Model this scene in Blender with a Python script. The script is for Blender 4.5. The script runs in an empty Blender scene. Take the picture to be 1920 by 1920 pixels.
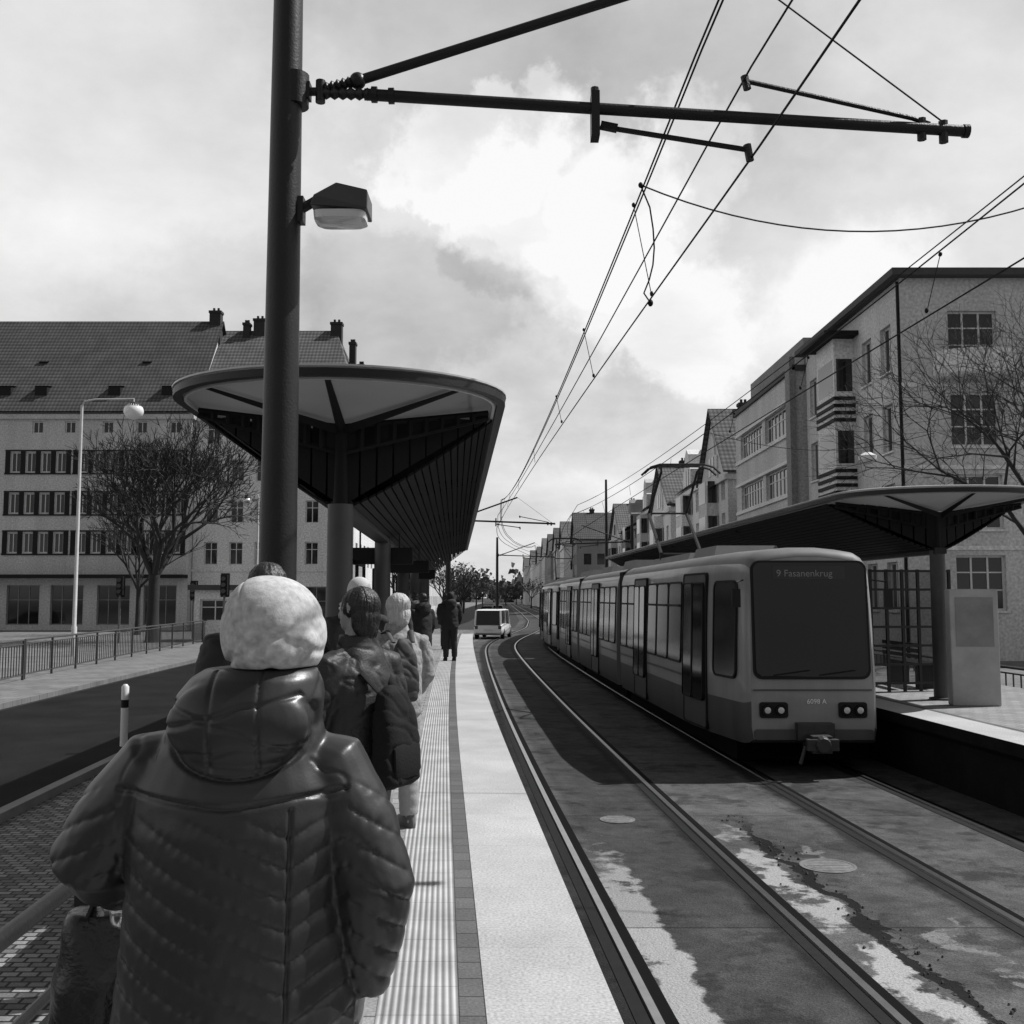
import bpy, math, random
import numpy as np
from mathutils import Vector, Matrix, noise
random.seed(7)
R=math.radians
scene=bpy.context.scene
COL=scene.collection

# ------------------------------------------------------------------ track path
_c=[(-40,4.0),(0,1.28),(6,.88),(13,.41),(23,-.17),(35,-.75),(45,-1.15),(52,-1.35),(58,-1.2),(64,-.75),(72,.1),(85,1.2),(110,1.8),(160,1.5),(300,0),(700,-4)]
_ds=np.arange(-40,700,.1)
_raw=np.interp(_ds,[a for a,b in _c],[b for a,b in _c])
_k=np.exp(-.5*(np.arange(-90,91)/30.0)**2); _k/=_k.sum()
_sm=np.convolve(np.pad(_raw,90,mode='edge'),_k,mode='valid')
def XL(d): return float(np.interp(d,_ds,_sm))
OFF2=3.15; C1=.72; C2=OFF2+.72+.1
EDGE=-.57; EDGE2=C2+1.26

# ------------------------------------------------------------------ materials
def nd(nt,t,**kw):
    n=nt.nodes.new(t)
    for k,v in kw.items(): setattr(n,k,v)
    return n
def mth(nt,op,a,b=None,c=None,clamp=False):
    n=nt.nodes.new('ShaderNodeMath'); n.operation=op; n.use_clamp=clamp
    for i,x in enumerate((a,b,c)):
        if x is None: continue
        if isinstance(x,(int,float)): n.inputs[i].default_value=x
        else: nt.links.new(x,n.inputs[i])
    return n.outputs[0]
def newmat(name):
    m=bpy.data.materials.new(name); m.use_nodes=True
    nt=m.node_tree; b=nt.nodes['Principled BSDF']
    return m,nt,b
def M(name,col,rough=.7,var=.25,scale=3.0,bump=0.0,bscale=40.0,metal=0.0,spec=.5,coord='Object',coat=0,streak=False,speck=0):
    m,nt,b=newmat(name)
    tc=nd(nt,'ShaderNodeTexCoord')
    n1=nd(nt,'ShaderNodeTexNoise'); n1.inputs['Scale'].default_value=scale; n1.inputs['Detail'].default_value=6
    n1.inputs['Roughness'].default_value=.65
    src=tc.outputs[coord]
    if streak:
        mp=nd(nt,'ShaderNodeMapping'); mp.inputs['Scale'].default_value=(1,1,.15)
        nt.links.new(src,mp.inputs['Vector']); nt.links.new(mp.outputs[0],n1.inputs['Vector'])
    else: nt.links.new(src,n1.inputs['Vector'])
    f=mth(nt,'SUBTRACT',n1.outputs['Fac'],.5)
    f=mth(nt,'MULTIPLY_ADD',f,var*3.0,1.0)
    v=mth(nt,'MULTIPLY',f,col); v=mth(nt,'MAXIMUM',v,.004)
    if speck:
        n4=nd(nt,'ShaderNodeTexNoise'); n4.inputs['Scale'].default_value=speck; n4.inputs['Detail'].default_value=2
        nt.links.new(src,n4.inputs['Vector']); v=mth(nt,'MULTIPLY',v,mth(nt,'MULTIPLY_ADD',n4.outputs['Fac'],1.2,.4))
    nt.links.new(v,b.inputs['Base Color'])
    b.inputs['Roughness'].default_value=rough; b.inputs['Metallic'].default_value=metal
    b.inputs['Specular IOR Level'].default_value=spec
    if coat: b.inputs['Coat Weight'].default_value=coat
    if bump:
        n2=nd(nt,'ShaderNodeTexNoise'); n2.inputs['Scale'].default_value=bscale; n2.inputs['Detail'].default_value=4
        nt.links.new(src,n2.inputs['Vector'])
        bp=nd(nt,'ShaderNodeBump'); bp.inputs['Strength'].default_value=bump; bp.inputs['Distance'].default_value=.02
        nt.links.new(n2.outputs['Fac'],bp.inputs['Height']); nt.links.new(bp.outputs[0],b.inputs['Normal'])
    return m
def Mbrick(name,c1,c2,mortar,sx,sy,rough=.8,coord='UV',msize=.02,offset=.5,bump=.4,dirt=1.3):
    m,nt,b=newmat(name)
    tc=nd(nt,'ShaderNodeTexCoord')
    br=nd(nt,'ShaderNodeTexBrick'); br.offset=offset
    br.inputs['Scale'].default_value=1.0
    br.inputs['Brick Width'].default_value=sx; br.inputs['Row Height'].default_value=sy
    br.inputs['Mortar Size'].default_value=msize; br.inputs['Mortar Smooth'].default_value=.3
    br.inputs['Color1'].default_value=(c1,c1,c1,1); br.inputs['Color2'].default_value=(c2,c2,c2,1); br.inputs['Mortar'].default_value=(mortar,)*3+(1,)
    nt.links.new(tc.outputs[coord],br.inputs['Vector'])
    n1=nd(nt,'ShaderNodeTexNoise'); n1.inputs['Scale'].default_value=.9; n1.inputs['Detail'].default_value=9; n1.inputs['Roughness'].default_value=.72
    nt.links.new(tc.outputs[coord],n1.inputs['Vector'])
    n3=nd(nt,'ShaderNodeTexNoise'); n3.inputs['Scale'].default_value=70; n3.inputs['Detail'].default_value=3
    nt.links.new(tc.outputs[coord],n3.inputs['Vector'])
    f=mth(nt,'MULTIPLY_ADD',n1.outputs['Fac'],dirt,1-dirt*.5)
    f=mth(nt,'MULTIPLY',f,mth(nt,'MULTIPLY_ADD',n3.outputs['Fac'],1.3,.35))
    bw=nd(nt,'ShaderNodeRGBToBW'); nt.links.new(br.outputs['Color'],bw.inputs[0])
    nt.links.new(mth(nt,'MULTIPLY',bw.outputs[0],f),b.inputs['Base Color'])
    b.inputs['Roughness'].default_value=rough; b.inputs['Specular IOR Level'].default_value=.3
    bp=nd(nt,'ShaderNodeBump'); bp.inputs['Strength'].default_value=bump; bp.inputs['Distance'].default_value=.02
    nt.links.new(bw.outputs[0],bp.inputs['Height']); nt.links.new(bp.outputs[0],b.inputs['Normal'])
    return m

m_pole=M('dark_painted_steel',.012,.45,.35,4,.15,60,spec=.35)
m_steel=M('galvanised_steel',.12,.5,.3,6,.1,50,metal=.3)
m_black=M('black_rubber',.008,.6,.3,8,spec=.3)
m_wire=M('wire_black',.006,.7,.1,3,spec=.2)
m_glass=M('dark_glass',.006,.10,.2,1.0,spec=.45)
m_glassb=M('window_glass',.015,.07,.6,.6,spec=.7)
m_glasst=M('tram_window_glass',.010,.12,.6,.6,spec=.35)
m_white=M('white_paint',.7,.4,.08,4)
m_frame=M('window_frame_white',.65,.5,.1,4)
m_framed=M('window_frame_dark',.05,.5,.2,4)
m_framem=M('window_frame_mid',.22,.5,.2,4)
m_asph=M('asphalt',.03,.9,.5,1.2,.5,90,spec=.25)
m_road=M('road_asphalt_dark',.012,.95,.7,.7,.5,70,spec=.1)
m_conc=M('concrete',.2,.85,.4,1.5,.35,60)
m_concd=M('concrete_dark',.012,.95,.5,2,.4,40,spec=.1)
m_eave=M('eaves_board',.06,.8,.3,2)
m_pave=Mbrick('pavement_slabs',.18,.14,.07,.5,.5,msize=.012)
m_cobble=Mbrick('cobbles',.28,.08,.02,.13,.09,msize=.012,bump=.8)
m_band=Mbrick('platform_edge_slabs',.42,.39,.32,2.5,1.0,msize=.003,offset=0,bump=.08,dirt=.9)
m_darkstrip=Mbrick('dark_guide_strip',.12,.09,.04,.11,.2,msize=.006,offset=0,bump=.3)
m_plat=Mbrick('platform_pavers',.28,.22,.10,.2,.2,msize=.008,bump=.3)
m_stucco=M('stucco_light',.50,.9,.25,.5,.2,20,streak=True,speck=9)
m_stucco2=M('stucco_grey',.52,.9,.28,.4,.2,20,streak=True,speck=9)
m_stucco3=M('stucco_pale',.68,.9,.2,.5,.2,20,streak=True,speck=9)
m_stucco4=M('stucco_dark',.22,.9,.3,.4,.2,20,streak=True,speck=9)
m_shut=M('shutter_dark',.012,.7,.2,3,spec=.25)
def tilemat(name,c):
    m,nt,b=newmat(name)
    tc=nd(nt,'ShaderNodeTexCoord')
    w=nd(nt,'ShaderNodeTexWave'); w.bands_direction='Z'; w.wave_profile='SAW'; w.inputs['Scale'].default_value=1.0; w.inputs['Distortion'].default_value=.3
    nt.links.new(tc.outputs['Object'],w.inputs[0])
    n=nd(nt,'ShaderNodeTexNoise'); n.inputs['Scale'].default_value=.7; n.inputs['Detail'].default_value=10; n.inputs['Roughness'].default_value=.75
    nt.links.new(tc.outputs['Object'],n.inputs['Vector'])
    w2=nd(nt,'ShaderNodeTexWave'); w2.bands_direction='X'; w2.inputs['Scale'].default_value=1.1
    nt.links.new(tc.outputs['Object'],w2.inputs[0])
    a=mth(nt,'MULTIPLY_ADD',w.outputs['Fac'],.9,.45); a2=mth(nt,'MULTIPLY_ADD',w2.outputs['Fac'],.5,.7)
    v=mth(nt,'MULTIPLY',mth(nt,'MULTIPLY',a,a2),mth(nt,'MULTIPLY_ADD',n.outputs['Fac'],1.6,.2))
    nt.links.new(mth(nt,'MULTIPLY',v,c),b.inputs['Base Color']); b.inputs['Roughness'].default_value=.85; b.inputs['Specular IOR Level'].default_value=.2
    return m
m_tile=tilemat('roof_tiles',.08); m_tile2=tilemat('roof_tiles_light',.12)
m_brick=M('chimney_brick',.03,.9,.4,5)
m_bark=M('bark',.025,.9,.4,8,.4,30)
m_twig=M('twigs',.03,.9,.4,2)
m_leaf=M('foliage_dark',.05,.9,.5,1.5)
m_tram=M('tram_paint',.26,.32,.32,1.8,.03,6,spec=.5,coat=.25,streak=True)
m_tramd=M('tram_lower_paint',.07,.4,.4,2.5,streak=True)
m_tramroof=M('tram_roof',.13,.6,.3,2)
m_lamp=M('lamp_lens',.6,.15,.1,4,spec=1)
m_chrome=M('rail_head_steel',.4,.3,.2,6,metal=1.0)
m_groove=M('rail_groove',.004,.9,.2,6,spec=.1)
m_rust=M('rail_side',.012,.8,.4,9,spec=.2)

def trackmat():
    m,nt,b=newmat('track_slab')
    tc=nd(nt,'ShaderNodeTexCoord'); uv=tc.outputs['UV']
    sp=nd(nt,'ShaderNodeSeparateXYZ'); nt.links.new(uv,sp.inputs[0]); U,V=sp.outputs[0],sp.outputs[1]
    def nz(s,det=8,r=.65,off=0):
        n=nd(nt,'ShaderNodeTexNoise'); n.inputs['Scale'].default_value=s; n.inputs['Detail'].default_value=det; n.inputs['Roughness'].default_value=r
        if off:
            mp=nd(nt,'ShaderNodeMapping'); mp.inputs['Location'].default_value=(off,off*.7,off); nt.links.new(uv,mp.inputs[0]); nt.links.new(mp.outputs[0],n.inputs['Vector'])
        else: nt.links.new(uv,n.inputs['Vector'])
        return n.outputs['Fac']
    a=nz(.7,6,.6); c=nz(4.5,6,.65); e=nz(55,3,.6); g=nz(1.2,8,.66); g2=nz(1.6,8,.66,13)
    base=mth(nt,'MULTIPLY_ADD',a,.15,.0)
    base=mth(nt,'MULTIPLY',base,mth(nt,'MULTIPLY_ADD',c,1.9,.1))
    base=mth(nt,'MULTIPLY',base,mth(nt,'MULTIPLY_ADD',e,2.0,.0))
    # darker patched asphalt between the near rails
    nr=mth(nt,'MULTIPLY',mth(nt,'SUBTRACT',.62,mth(nt,'ABSOLUTE',mth(nt,'SUBTRACT',U,.78))),12.0,clamp=True)
    base=mth(nt,'MULTIPLY',base,mth(nt,'MULTIPLY_ADD',nr,-.35,1.0))
    st=mth(nt,'MULTIPLY',mth(nt,'SUBTRACT',g2,.53),14.0,clamp=True)
    base=mth(nt,'MULTIPLY',base,mth(nt,'MULTIPLY_ADD',st,-.5,1.0))
    for cu,hw in ((-.12,.2),(3.02,.14),(1.28,.10)):
        x=mth(nt,'ABSOLUTE',mth(nt,'ADD',mth(nt,'SUBTRACT',U,cu),mth(nt,'MULTIPLY',mth(nt,'SUBTRACT',g,.5),.25)))
        k=mth(nt,'MULTIPLY',mth(nt,'SUBTRACT',hw,x),12.0,clamp=True)
        base=mth(nt,'MULTIPLY',base,mth(nt,'MULTIPLY_ADD',k,-.75,1.0))
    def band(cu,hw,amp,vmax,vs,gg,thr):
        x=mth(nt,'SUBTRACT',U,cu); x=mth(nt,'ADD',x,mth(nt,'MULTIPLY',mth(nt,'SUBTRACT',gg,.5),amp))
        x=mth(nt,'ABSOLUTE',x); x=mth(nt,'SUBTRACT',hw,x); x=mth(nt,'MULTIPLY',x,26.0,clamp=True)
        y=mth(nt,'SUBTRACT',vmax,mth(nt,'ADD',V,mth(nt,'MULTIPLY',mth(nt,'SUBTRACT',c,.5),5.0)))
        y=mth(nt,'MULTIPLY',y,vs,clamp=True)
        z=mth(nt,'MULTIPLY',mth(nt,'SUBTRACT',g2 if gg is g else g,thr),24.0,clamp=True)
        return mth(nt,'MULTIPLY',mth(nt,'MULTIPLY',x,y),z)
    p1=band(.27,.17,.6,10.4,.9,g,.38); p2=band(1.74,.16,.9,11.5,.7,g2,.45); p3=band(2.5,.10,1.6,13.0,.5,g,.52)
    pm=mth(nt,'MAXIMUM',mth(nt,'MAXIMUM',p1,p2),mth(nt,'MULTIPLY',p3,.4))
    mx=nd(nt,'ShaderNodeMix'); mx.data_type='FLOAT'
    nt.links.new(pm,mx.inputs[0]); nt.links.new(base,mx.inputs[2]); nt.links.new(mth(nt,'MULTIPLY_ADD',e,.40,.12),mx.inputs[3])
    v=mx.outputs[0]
    x=mth(nt,'SUBTRACT',U,2.0); x=mth(nt,'ADD',x,mth(nt,'MULTIPLY',mth(nt,'SUBTRACT',nz(1.1,6,.6),.5),.9)); x=mth(nt,'ABSOLUTE',x)
    cr=mth(nt,'MULTIPLY',mth(nt,'SUBTRACT',mth(nt,'MULTIPLY',mth(nt,'SUBTRACT',g2,.30),.40),x),45.0,clamp=True)
    cr=mth(nt,'MULTIPLY',cr,mth(nt,'MULTIPLY',mth(nt,'SUBTRACT',12.0,V),1.0,clamp=True))
    v=mth(nt,'MULTIPLY',v,mth(nt,'MULTIPLY_ADD',cr,-.93,1.0))
    fr=mth(nt,'FRACT',mth(nt,'MULTIPLY',V,.25)); j=mth(nt,'LESS_THAN',fr,.006)
    v=mth(nt,'MULTIPLY',v,mth(nt,'MULTIPLY_ADD',j,-.6,1.0))
    fl=mth(nt,'FLOOR',mth(nt,'MULTIPLY',V,.25)); fu=mth(nt,'FLOOR',mth(nt,'MULTIPLY',U,.7))
    h=mth(nt,'FRACT',mth(nt,'MULTIPLY',mth(nt,'SINE',mth(nt,'ADD',mth(nt,'MULTIPLY',fl,12.98),mth(nt,'MULTIPLY',fu,78.2))),43.7))
    v=mth(nt,'MULTIPLY',v,mth(nt,'MULTIPLY_ADD',h,.45,.75))
    nt.links.new(v,b.inputs['Base Color']); b.inputs['Roughness'].default_value=.85; b.inputs['Specular IOR Level'].default_value=.2
    bp=nd(nt,'ShaderNodeBump'); bp.inputs['Strength'].default_value=.7; bp.inputs['Distance'].default_value=.03
    nt.links.new(mth(nt,'SUBTRACT',mth(nt,'ADD',c,mth(nt,'MULTIPLY',e,.5)),cr),bp.inputs['Height']); nt.links.new(bp.outputs[0],b.inputs['Normal'])
    return m
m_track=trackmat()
def tactile():
    m,nt,b=newmat('tactile_ribs')
    tc=nd(nt,'ShaderNodeTexCoord'); uv=tc.outputs['UV']
    sp=nd(nt,'ShaderNodeSeparateXYZ'); nt.links.new(uv,sp.inputs[0]); U,V=sp.outputs[0],sp.outputs[1]
    s=mth(nt,'SINE',mth(nt,'MULTIPLY',U,2*math.pi/.03))
    n=nd(nt,'ShaderNodeTexNoise'); n.inputs['Scale'].default_value=3; n.inputs['Detail'].default_value=8; nt.links.new(uv,n.inputs['Vector'])
    v=mth(nt,'MULTIPLY_ADD',s,.12,.33); v=mth(nt,'MULTIPLY',v,mth(nt,'MULTIPLY_ADD',n.outputs['Fac'],1.1,.45))
    fr=mth(nt,'FRACT',mth(nt,'MULTIPLY',V,3.33)); j=mth(nt,'LESS_THAN',fr,.03); v=mth(nt,'MULTIPLY',v,mth(nt,'MULTIPLY_ADD',j,-.3,1.0))
    nt.links.new(v,b.inputs['Base Color']); b.inputs['Roughness'].default_value=.8
    bp=nd(nt,'ShaderNodeBump'); bp.inputs['Strength'].default_value=.6; bp.inputs['Distance'].default_value=.005
    nt.links.new(s,bp.inputs['Height']); nt.links.new(bp.outputs[0],b.inputs['Normal'])
    return m
m_tact=tactile()
def transl(name,col,tr):
    m,nt,b=newmat(name); out=nt.nodes['Material Output']
    t=nd(nt,'ShaderNodeBsdfTranslucent'); t.inputs[0].default_value=(col,col,col,1)
    b.inputs['Base Color'].default_value=(col,col,col,1); b.inputs['Roughness'].default_value=.6
    n=nd(nt,'ShaderNodeTexNoise'); n.inputs['Scale'].default_value=1.5; n.inputs['Detail'].default_value=6
    mx=nd(nt,'ShaderNodeMixShader')
    nt.links.new(mth(nt,'MULTIPLY',n.outputs['Fac'],tr*2),mx.inputs[0])
    nt.links.new(b.outputs[0],mx.inputs[1]); nt.links.new(t.outputs[0],mx.inputs[2]); nt.links.new(mx.outputs[0],out.inputs[0]); return m
m_sheet=transl('translucent_roof_sheet',.2,.13)
def glasspane():
    m,nt,b=newmat('clear_glass'); out=nt.nodes['Material Output']
    t=nd(nt,'ShaderNodeBsdfTransparent'); t.inputs[0].default_value=(.6,.6,.6,1)
    b.inputs['Base Color'].default_value=(.03,.03,.03,1); b.inputs['Roughness'].default_value=.05
    mx=nd(nt,'ShaderNodeMixShader'); mx.inputs[0].default_value=.7
    nt.links.new(b.outputs[0],mx.inputs[1]); nt.links.new(t.outputs[0],mx.inputs[2]); nt.links.new(mx.outputs[0],out.inputs[0]); return m
m_clear=glasspane()

# ------------------------------------------------------------------ mesh builder
class MB:
    def __init__(s): s.v=[];s.f=[];s.m=[];s.uv=None
    def add(s,vs,fs,mi=0):
        o=len(s.v); s.v+= [tuple(v) for v in vs]; s.f+=[tuple(i+o for i in f) for f in fs]; s.m+=[mi]*len(fs)
    def box(s,x0,x1,y0,y1,z0,z1,mi=0):
        vs=[(x0,y0,z0),(x1,y0,z0),(x1,y1,z0),(x0,y1,z0),(x0,y0,z1),(x1,y0,z1),(x1,y1,z1),(x0,y1,z1)]
        s.add(vs,[(0,3,2,1),(4,5,6,7),(0,1,5,4),(1,2,6,5),(2,3,7,6),(3,0,4,7)],mi)
    def tube(s,pts,rad,n=8,mi=0,cap=True,flat=1.0,up=None):
        pts=[Vector(p) for p in pts]
        if isinstance(rad,(int,float)): rad=[rad]*len(pts)
        N=len(pts); t0=(pts[1]-pts[0]).normalized()
        ref=Vector(up) if up else (Vector((0,0,1)) if abs(t0.z)<.9 else Vector((1,0,0)))
        a=t0.cross(ref).normalized(); vs=[];fs=[]
        for i,p in enumerate(pts):
            t=(pts[min(i+1,N-1)]-pts[max(i-1,0)]).normalized()
            a=(a-t*a.dot(t)).normalized(); b=t.cross(a)
            for k in range(n):
                an=2*math.pi*k/n
                vs.append(p+a*math.cos(an)*rad[i]+b*math.sin(an)*rad[i]*flat)
        for i in range(N-1):
            for k in range(n):
                k2=(k+1)%n; fs.append((i*n+k,i*n+k2,(i+1)*n+k2,(i+1)*n+k))
        if cap:
            fs.append(tuple(range(n-1,-1,-1))); fs.append(tuple((N-1)*n+k for k in range(n)))
        s.add(vs,fs,mi)
    def rings(s,rs,n=20,mi=0,cap=True,p=2.0):
        vs=[];fs=[];N=len(rs)
        for (cx,cy,z,rx,ry) in rs:
            for k in range(n):
                an=2*math.pi*k/n; c,sn=math.cos(an),math.sin(an)
                vs.append((cx+rx*math.copysign(abs(c)**(2/p),c),cy+ry*math.copysign(abs(sn)**(2/p),sn),z))
        for i in range(N-1):
            for k in range(n):
                k2=(k+1)%n; fs.append((i*n+k,i*n+k2,(i+1)*n+k2,(i+1)*n+k))
        if cap: fs.append(tuple(range(n-1,-1,-1))); fs.append(tuple((N-1)*n+k for k in range(n)))
        s.add(vs,fs,mi)
    def ell(s,c,r,nu=16,nv=10,mi=0):
        rs=[]
        for i in range(nv+1):
            th=math.pi*(i+.0)/nv; th=min(max(th,.02),math.pi-.02)
            rs.append((c[0],c[1],c[2]-r[2]*math.cos(th),r[0]*math.sin(th),r[1]*math.sin(th)))
        s.rings(rs,nu,mi)
    def obj(s,name,mats,parent=None,smooth=False,loc=None,bevel=0,ang=40):
        me=bpy.data.meshes.new(name); me.from_pydata(s.v,[],s.f); 
        if not isinstance(mats,(list,tuple)): mats=[mats]
        for m in mats: me.materials.append(m)
        me.polygons.foreach_set('material_index',s.m)
        if s.uv is not None:
            l=me.uv_layers.new(name='UVMap')
            vi=np.zeros(len(me.loops),dtype=np.int32); me.loops.foreach_get('vertex_index',vi)
            l.data.foreach_set('uv',np.array(s.uv,dtype=np.float32)[vi].ravel())
        me.update()
        if smooth:
            me.polygons.foreach_set('use_smooth',[True]*len(me.polygons)); me.set_sharp_from_angle(angle=R(ang))
        return mkobj(name,me,parent,loc,bevel)
def mkobj(name,me,parent=None,loc=None,bevel=0):
    o=bpy.data.objects.new(name,me); COL.objects.link(o)
    if parent: o.parent=parent
    if loc: o.location=loc
    if bevel:
        b=o.modifiers.new('b','BEVEL'); b.width=bevel; b.segments=2; b.limit_method='ANGLE'
    return o
def empty(name,label,cat,loc=(0,0,0),rz=0,group=None,kind=None):
    o=bpy.data.objects.new(name,None); COL.objects.link(o); o.location=loc; o.rotation_euler=(0,0,rz); o.empty_display_size=.2
    tag(o,label,cat,group,kind); return o
def tag(o,label=None,cat=None,group=None,kind=None):
    if label:o['label']=label
    if cat:o['category']=cat
    if group:o['group']=group
    if kind:o['kind']=kind
    return o

def strip(name,offs,zs,d0,d1,step,mats,kind='structure',parent=None):
    mb=MB(); mb.uv=[]
    n=max(2,int((d1-d0)/step)+1); ds=np.linspace(d0,d1,n); k=len(offs); vs=[];fs=[]
    for d in ds:
        x0=XL(d)
        for j,(o,z) in enumerate(zip(offs,zs)):
            vs.append((x0+o,d,z)); mb.uv.append((o,d))
    for i in range(n-1):
        for j in range(k-1):
            a=i*k+j; fs.append((a,a+1,a+k+1,a+k))
    mb.add(vs,fs); o=mb.obj(name,mats,parent)
    if parent is None: tag(o,kind=kind)
    return o

# ------------------------------------------------------------------ ground
def plane(name,x0,x1,y0,y1,z,mat,scale=1):
    mb=MB(); mb.uv=[(x0,y0),(x1,y0),(x1,y1),(x0,y1)]
    mb.add([(x0,y0,z),(x1,y0,z),(x1,y1,z),(x0,y1,z)],[(0,1,2,3)]); o=mb.obj(name,mat); tag(o,kind='structure'); return o
plane('ground',-2500,2500,-500,4000,-.03,m_asph)
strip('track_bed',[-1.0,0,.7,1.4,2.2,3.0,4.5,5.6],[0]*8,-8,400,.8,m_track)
strip('road',[-11.2,-6.3],[-.012]*2,-8,400,1.5,m_road)
strip('cobbled_strip',[-6.2,-1.0],[-.006]*2,-8,80,1.5,m_cobble)
strip('kerb',[-6.35,-6.35,-6.2,-6.2],[-.02,.1,.1,-.02],-8,80,1.5,m_conc)
strip('pavement',[-60,-11.35,-11.35],[.11,.11,-.02],-8,500,1.5,m_pave)
strip('road',[9.2,13.0],[-.012]*2,-8,400,1.5,m_road)
strip('pavement',[13.0,13.0,45],[-.02,.11,.11],-8,500,1.5,m_pave)

# platforms
def platform(name,o_edge,o_back,d0,d1,sgn,parts):
    root=strip(name,[o_edge-.12*sgn,o_edge-.12*sgn,o_edge,o_edge,o_back,o_back],[-.01,.62,.70,.842,.842,-.01],d0,d1,1.0,m_concd)
    for nm,a,b,z,mt in parts:
        strip(nm,[a,b],[z,z],d0,d1,1.0,mt,parent=root)
    return root
E=EDGE
p1=platform('station_platform',E,E-3.05,7.0,47,1,[('edge_paving',E,E-.53,.850,m_band),('guide_strip',E-.53,E-.64,.8505,m_darkstrip),('tactile_paving',E-.64,E-.97,.851,m_tact),('platform_paving',E-.97,E-3.05,.849,m_plat)])
p1b=platform('platform_ramp',E,E-2.1,-5,7.0,1,[('edge_paving',E,E-.53,.850,m_band),('guide_strip',E-.53,E-.64,.8505,m_darkstrip),('tactile_paving',E-.64,E-.97,.851,m_tact),('platform_paving',E-.97,E-2.1,.849,m_plat)])
E2=EDGE2
p2=platform('station_platform',E2,E2+4.0,-6,47,-1,[('edge_paving',E2,E2+.6,.850,m_band),('guide_strip',E2+.6,E2+.7,.8505,m_darkstrip),('platform_paving',E2+.7,E2+4.0,.849,m_plat)])
mb=MB(); d=47.0; x0=XL(d)
mb.add([(x0+E,d,0),(x0+E-3.05,d,0),(x0+E-3.05,d,.84),(x0+E,d,.84)],[(0,1,2,3)]); mb.obj('end_wall',m_concd,p1)
mb=MB(); x0=XL(7.0); mb.add([(x0+E-2.1,7.0,0),(x0+E-3.05,7.0,0),(x0+E-3.05,7.0,.84),(x0+E-2.1,7.0,.84)],[(0,1,2,3)]); mb.obj('end_wall',m_concd,p1)

# rails
def railtrack(off,label):
    root=empty('rail_track',label,'tram track')
    for o in (off,off+1.435):
        strip('rail',[o-.035,o-.028,o+.028,o+.033],[.004,.022,.022,.004],-8,400,.8,m_chrome,parent=root)
        strip('groove',[o+.033,o+.12],[.0065,.0065],-8,400,.8,m_groove,parent=root)
        strip('rail_side',[o-.13,o-.035],[.005,.005],-8,400,.8,m_rust,parent=root)
railtrack(0,'steel tram rails sunk in worn concrete beside platform')
railtrack(OFF2,'steel tram rails in worn concrete under the tram')
m_iron=M('cast_iron',.16,.7,.5,9,.4,30,spec=.3)
def manhole(x,y,r):
    mb=MB(); mb.rings([(0,0,.0,r,r),(0,0,.008,r,r),(0,0,.008,r*.9,r*.9),(0,0,.005,r*.89,r*.89),(0,0,.005,r*.84,r*.84),(0,0,.0075,r*.83,r*.83),(0,0,.0075,.01,.01)],28)
    for i in range(-2,3):
        w=math.sqrt(max(.01,(r*.75)**2-(i*.09)**2)); mb.box(-w,w,i*.09-.008,i*.09+.008,.0075,.0095)
    o=mb.obj('manhole_cover',m_iron); o.location=(x,y,.0); tag(o,'round cast iron cover set in the track concrete','manhole cover')
manhole(2.95,9.8,.26); manhole(1.19,11.8,.2)
mb=MB(); rnd=random.Random(4)
for i in range(160):
    d=rnd.uniform(5.5,12); u=rnd.choice((1.95,1.95,2.1))+rnd.gauss(0,.10); s=abs(rnd.gauss(0,.007))+.003
    x=XL(d)+u; q=[(x+s*rnd.uniform(.6,1.4)*math.cos(k*1.57+rnd.uniform(-.4,.4)),d+s*rnd.uniform(.6,1.4)*math.sin(k*1.57),.005) for k in range(4)]
    t=[(a*.6+x*.4,b*.6+d*.4,s*.9+.005) for a,b,c in q]
    mb.add(q+t,[(4,5,6,7),(0,1,5,4),(1,2,6,5),(2,3,7,6),(3,0,4,7)])
o=mb.obj('gravel',M('gravel_dark',.05,.9,.6,4)); tag(o,'scattered grit and crumbs of broken asphalt on track','gravel',kind='stuff')

# ------------------------------------------------------------------ catenary
def polyline_obj(name,pts,r,mat,parent,n=5):
    mb=MB(); mb.tube(pts,r,n,cap=True); return mb.obj(name,mat,parent,smooth=True)
SUP=[-32.8,7.2,47.0,87.0,127.0,190.0,260.0]
def wire(name,label,off_fn,zs,sag,d0,d1,r=.009,group='overhead tram wires'):
    pts=[]
    ds=list(np.arange(d0,min(d1,60),1.0))+list(np.arange(60,d1,5.0))+[d1]
    for d in ds:
        i=max(0,min(len(SUP)-2,int(np.searchsorted(SUP,d))-1)); a,b=SUP[i],SUP[i+1]; t=(d-a)/(b-a)
        pts.append((XL(d)+off_fn(d,i,t),d,zs-4*sag*t*(1-t)))
    mb=MB(); mb.tube(pts,[r if p[1]<40 else r*1.6 for p in pts],5); o=mb.obj(name,m_wire,smooth=True); tag(o,label,'overhead wire',group); return o
def zig(c,a):
    return lambda d,i,t: c+(a*(1-2*t) if i%2 else -a*(1-2*t))
wire('contact_wire','taut black overhead contact wire above tram track',zig(C1,.22),5.68,.06,-6,260)
wire('messenger_wire','sagging black catenary wire above the contact wire',zig(C1,.03),6.98,1.0,-6,260)
wire('messenger_wire','sagging black catenary wire above the contact wire',zig(C1+.05,.03),7.02,.98,-6,260)
wire('feeder_wire','straight black wire running above tram track',zig(C1,.17),6.27,.45,-6,260,.008)
wire('contact_wire','taut black overhead contact wire above tram track',zig(C2+.05,-.2),5.50,.06,-6,260)
wire('messenger_wire','sagging black catenary wire above the contact wire',zig(C2-.05,.0),6.30,.55,-6,260)
wire('feeder_wire','straight black wire running above tram track',zig(C2+.35,.1),6.75,.5,-6,260,.008)
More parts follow.
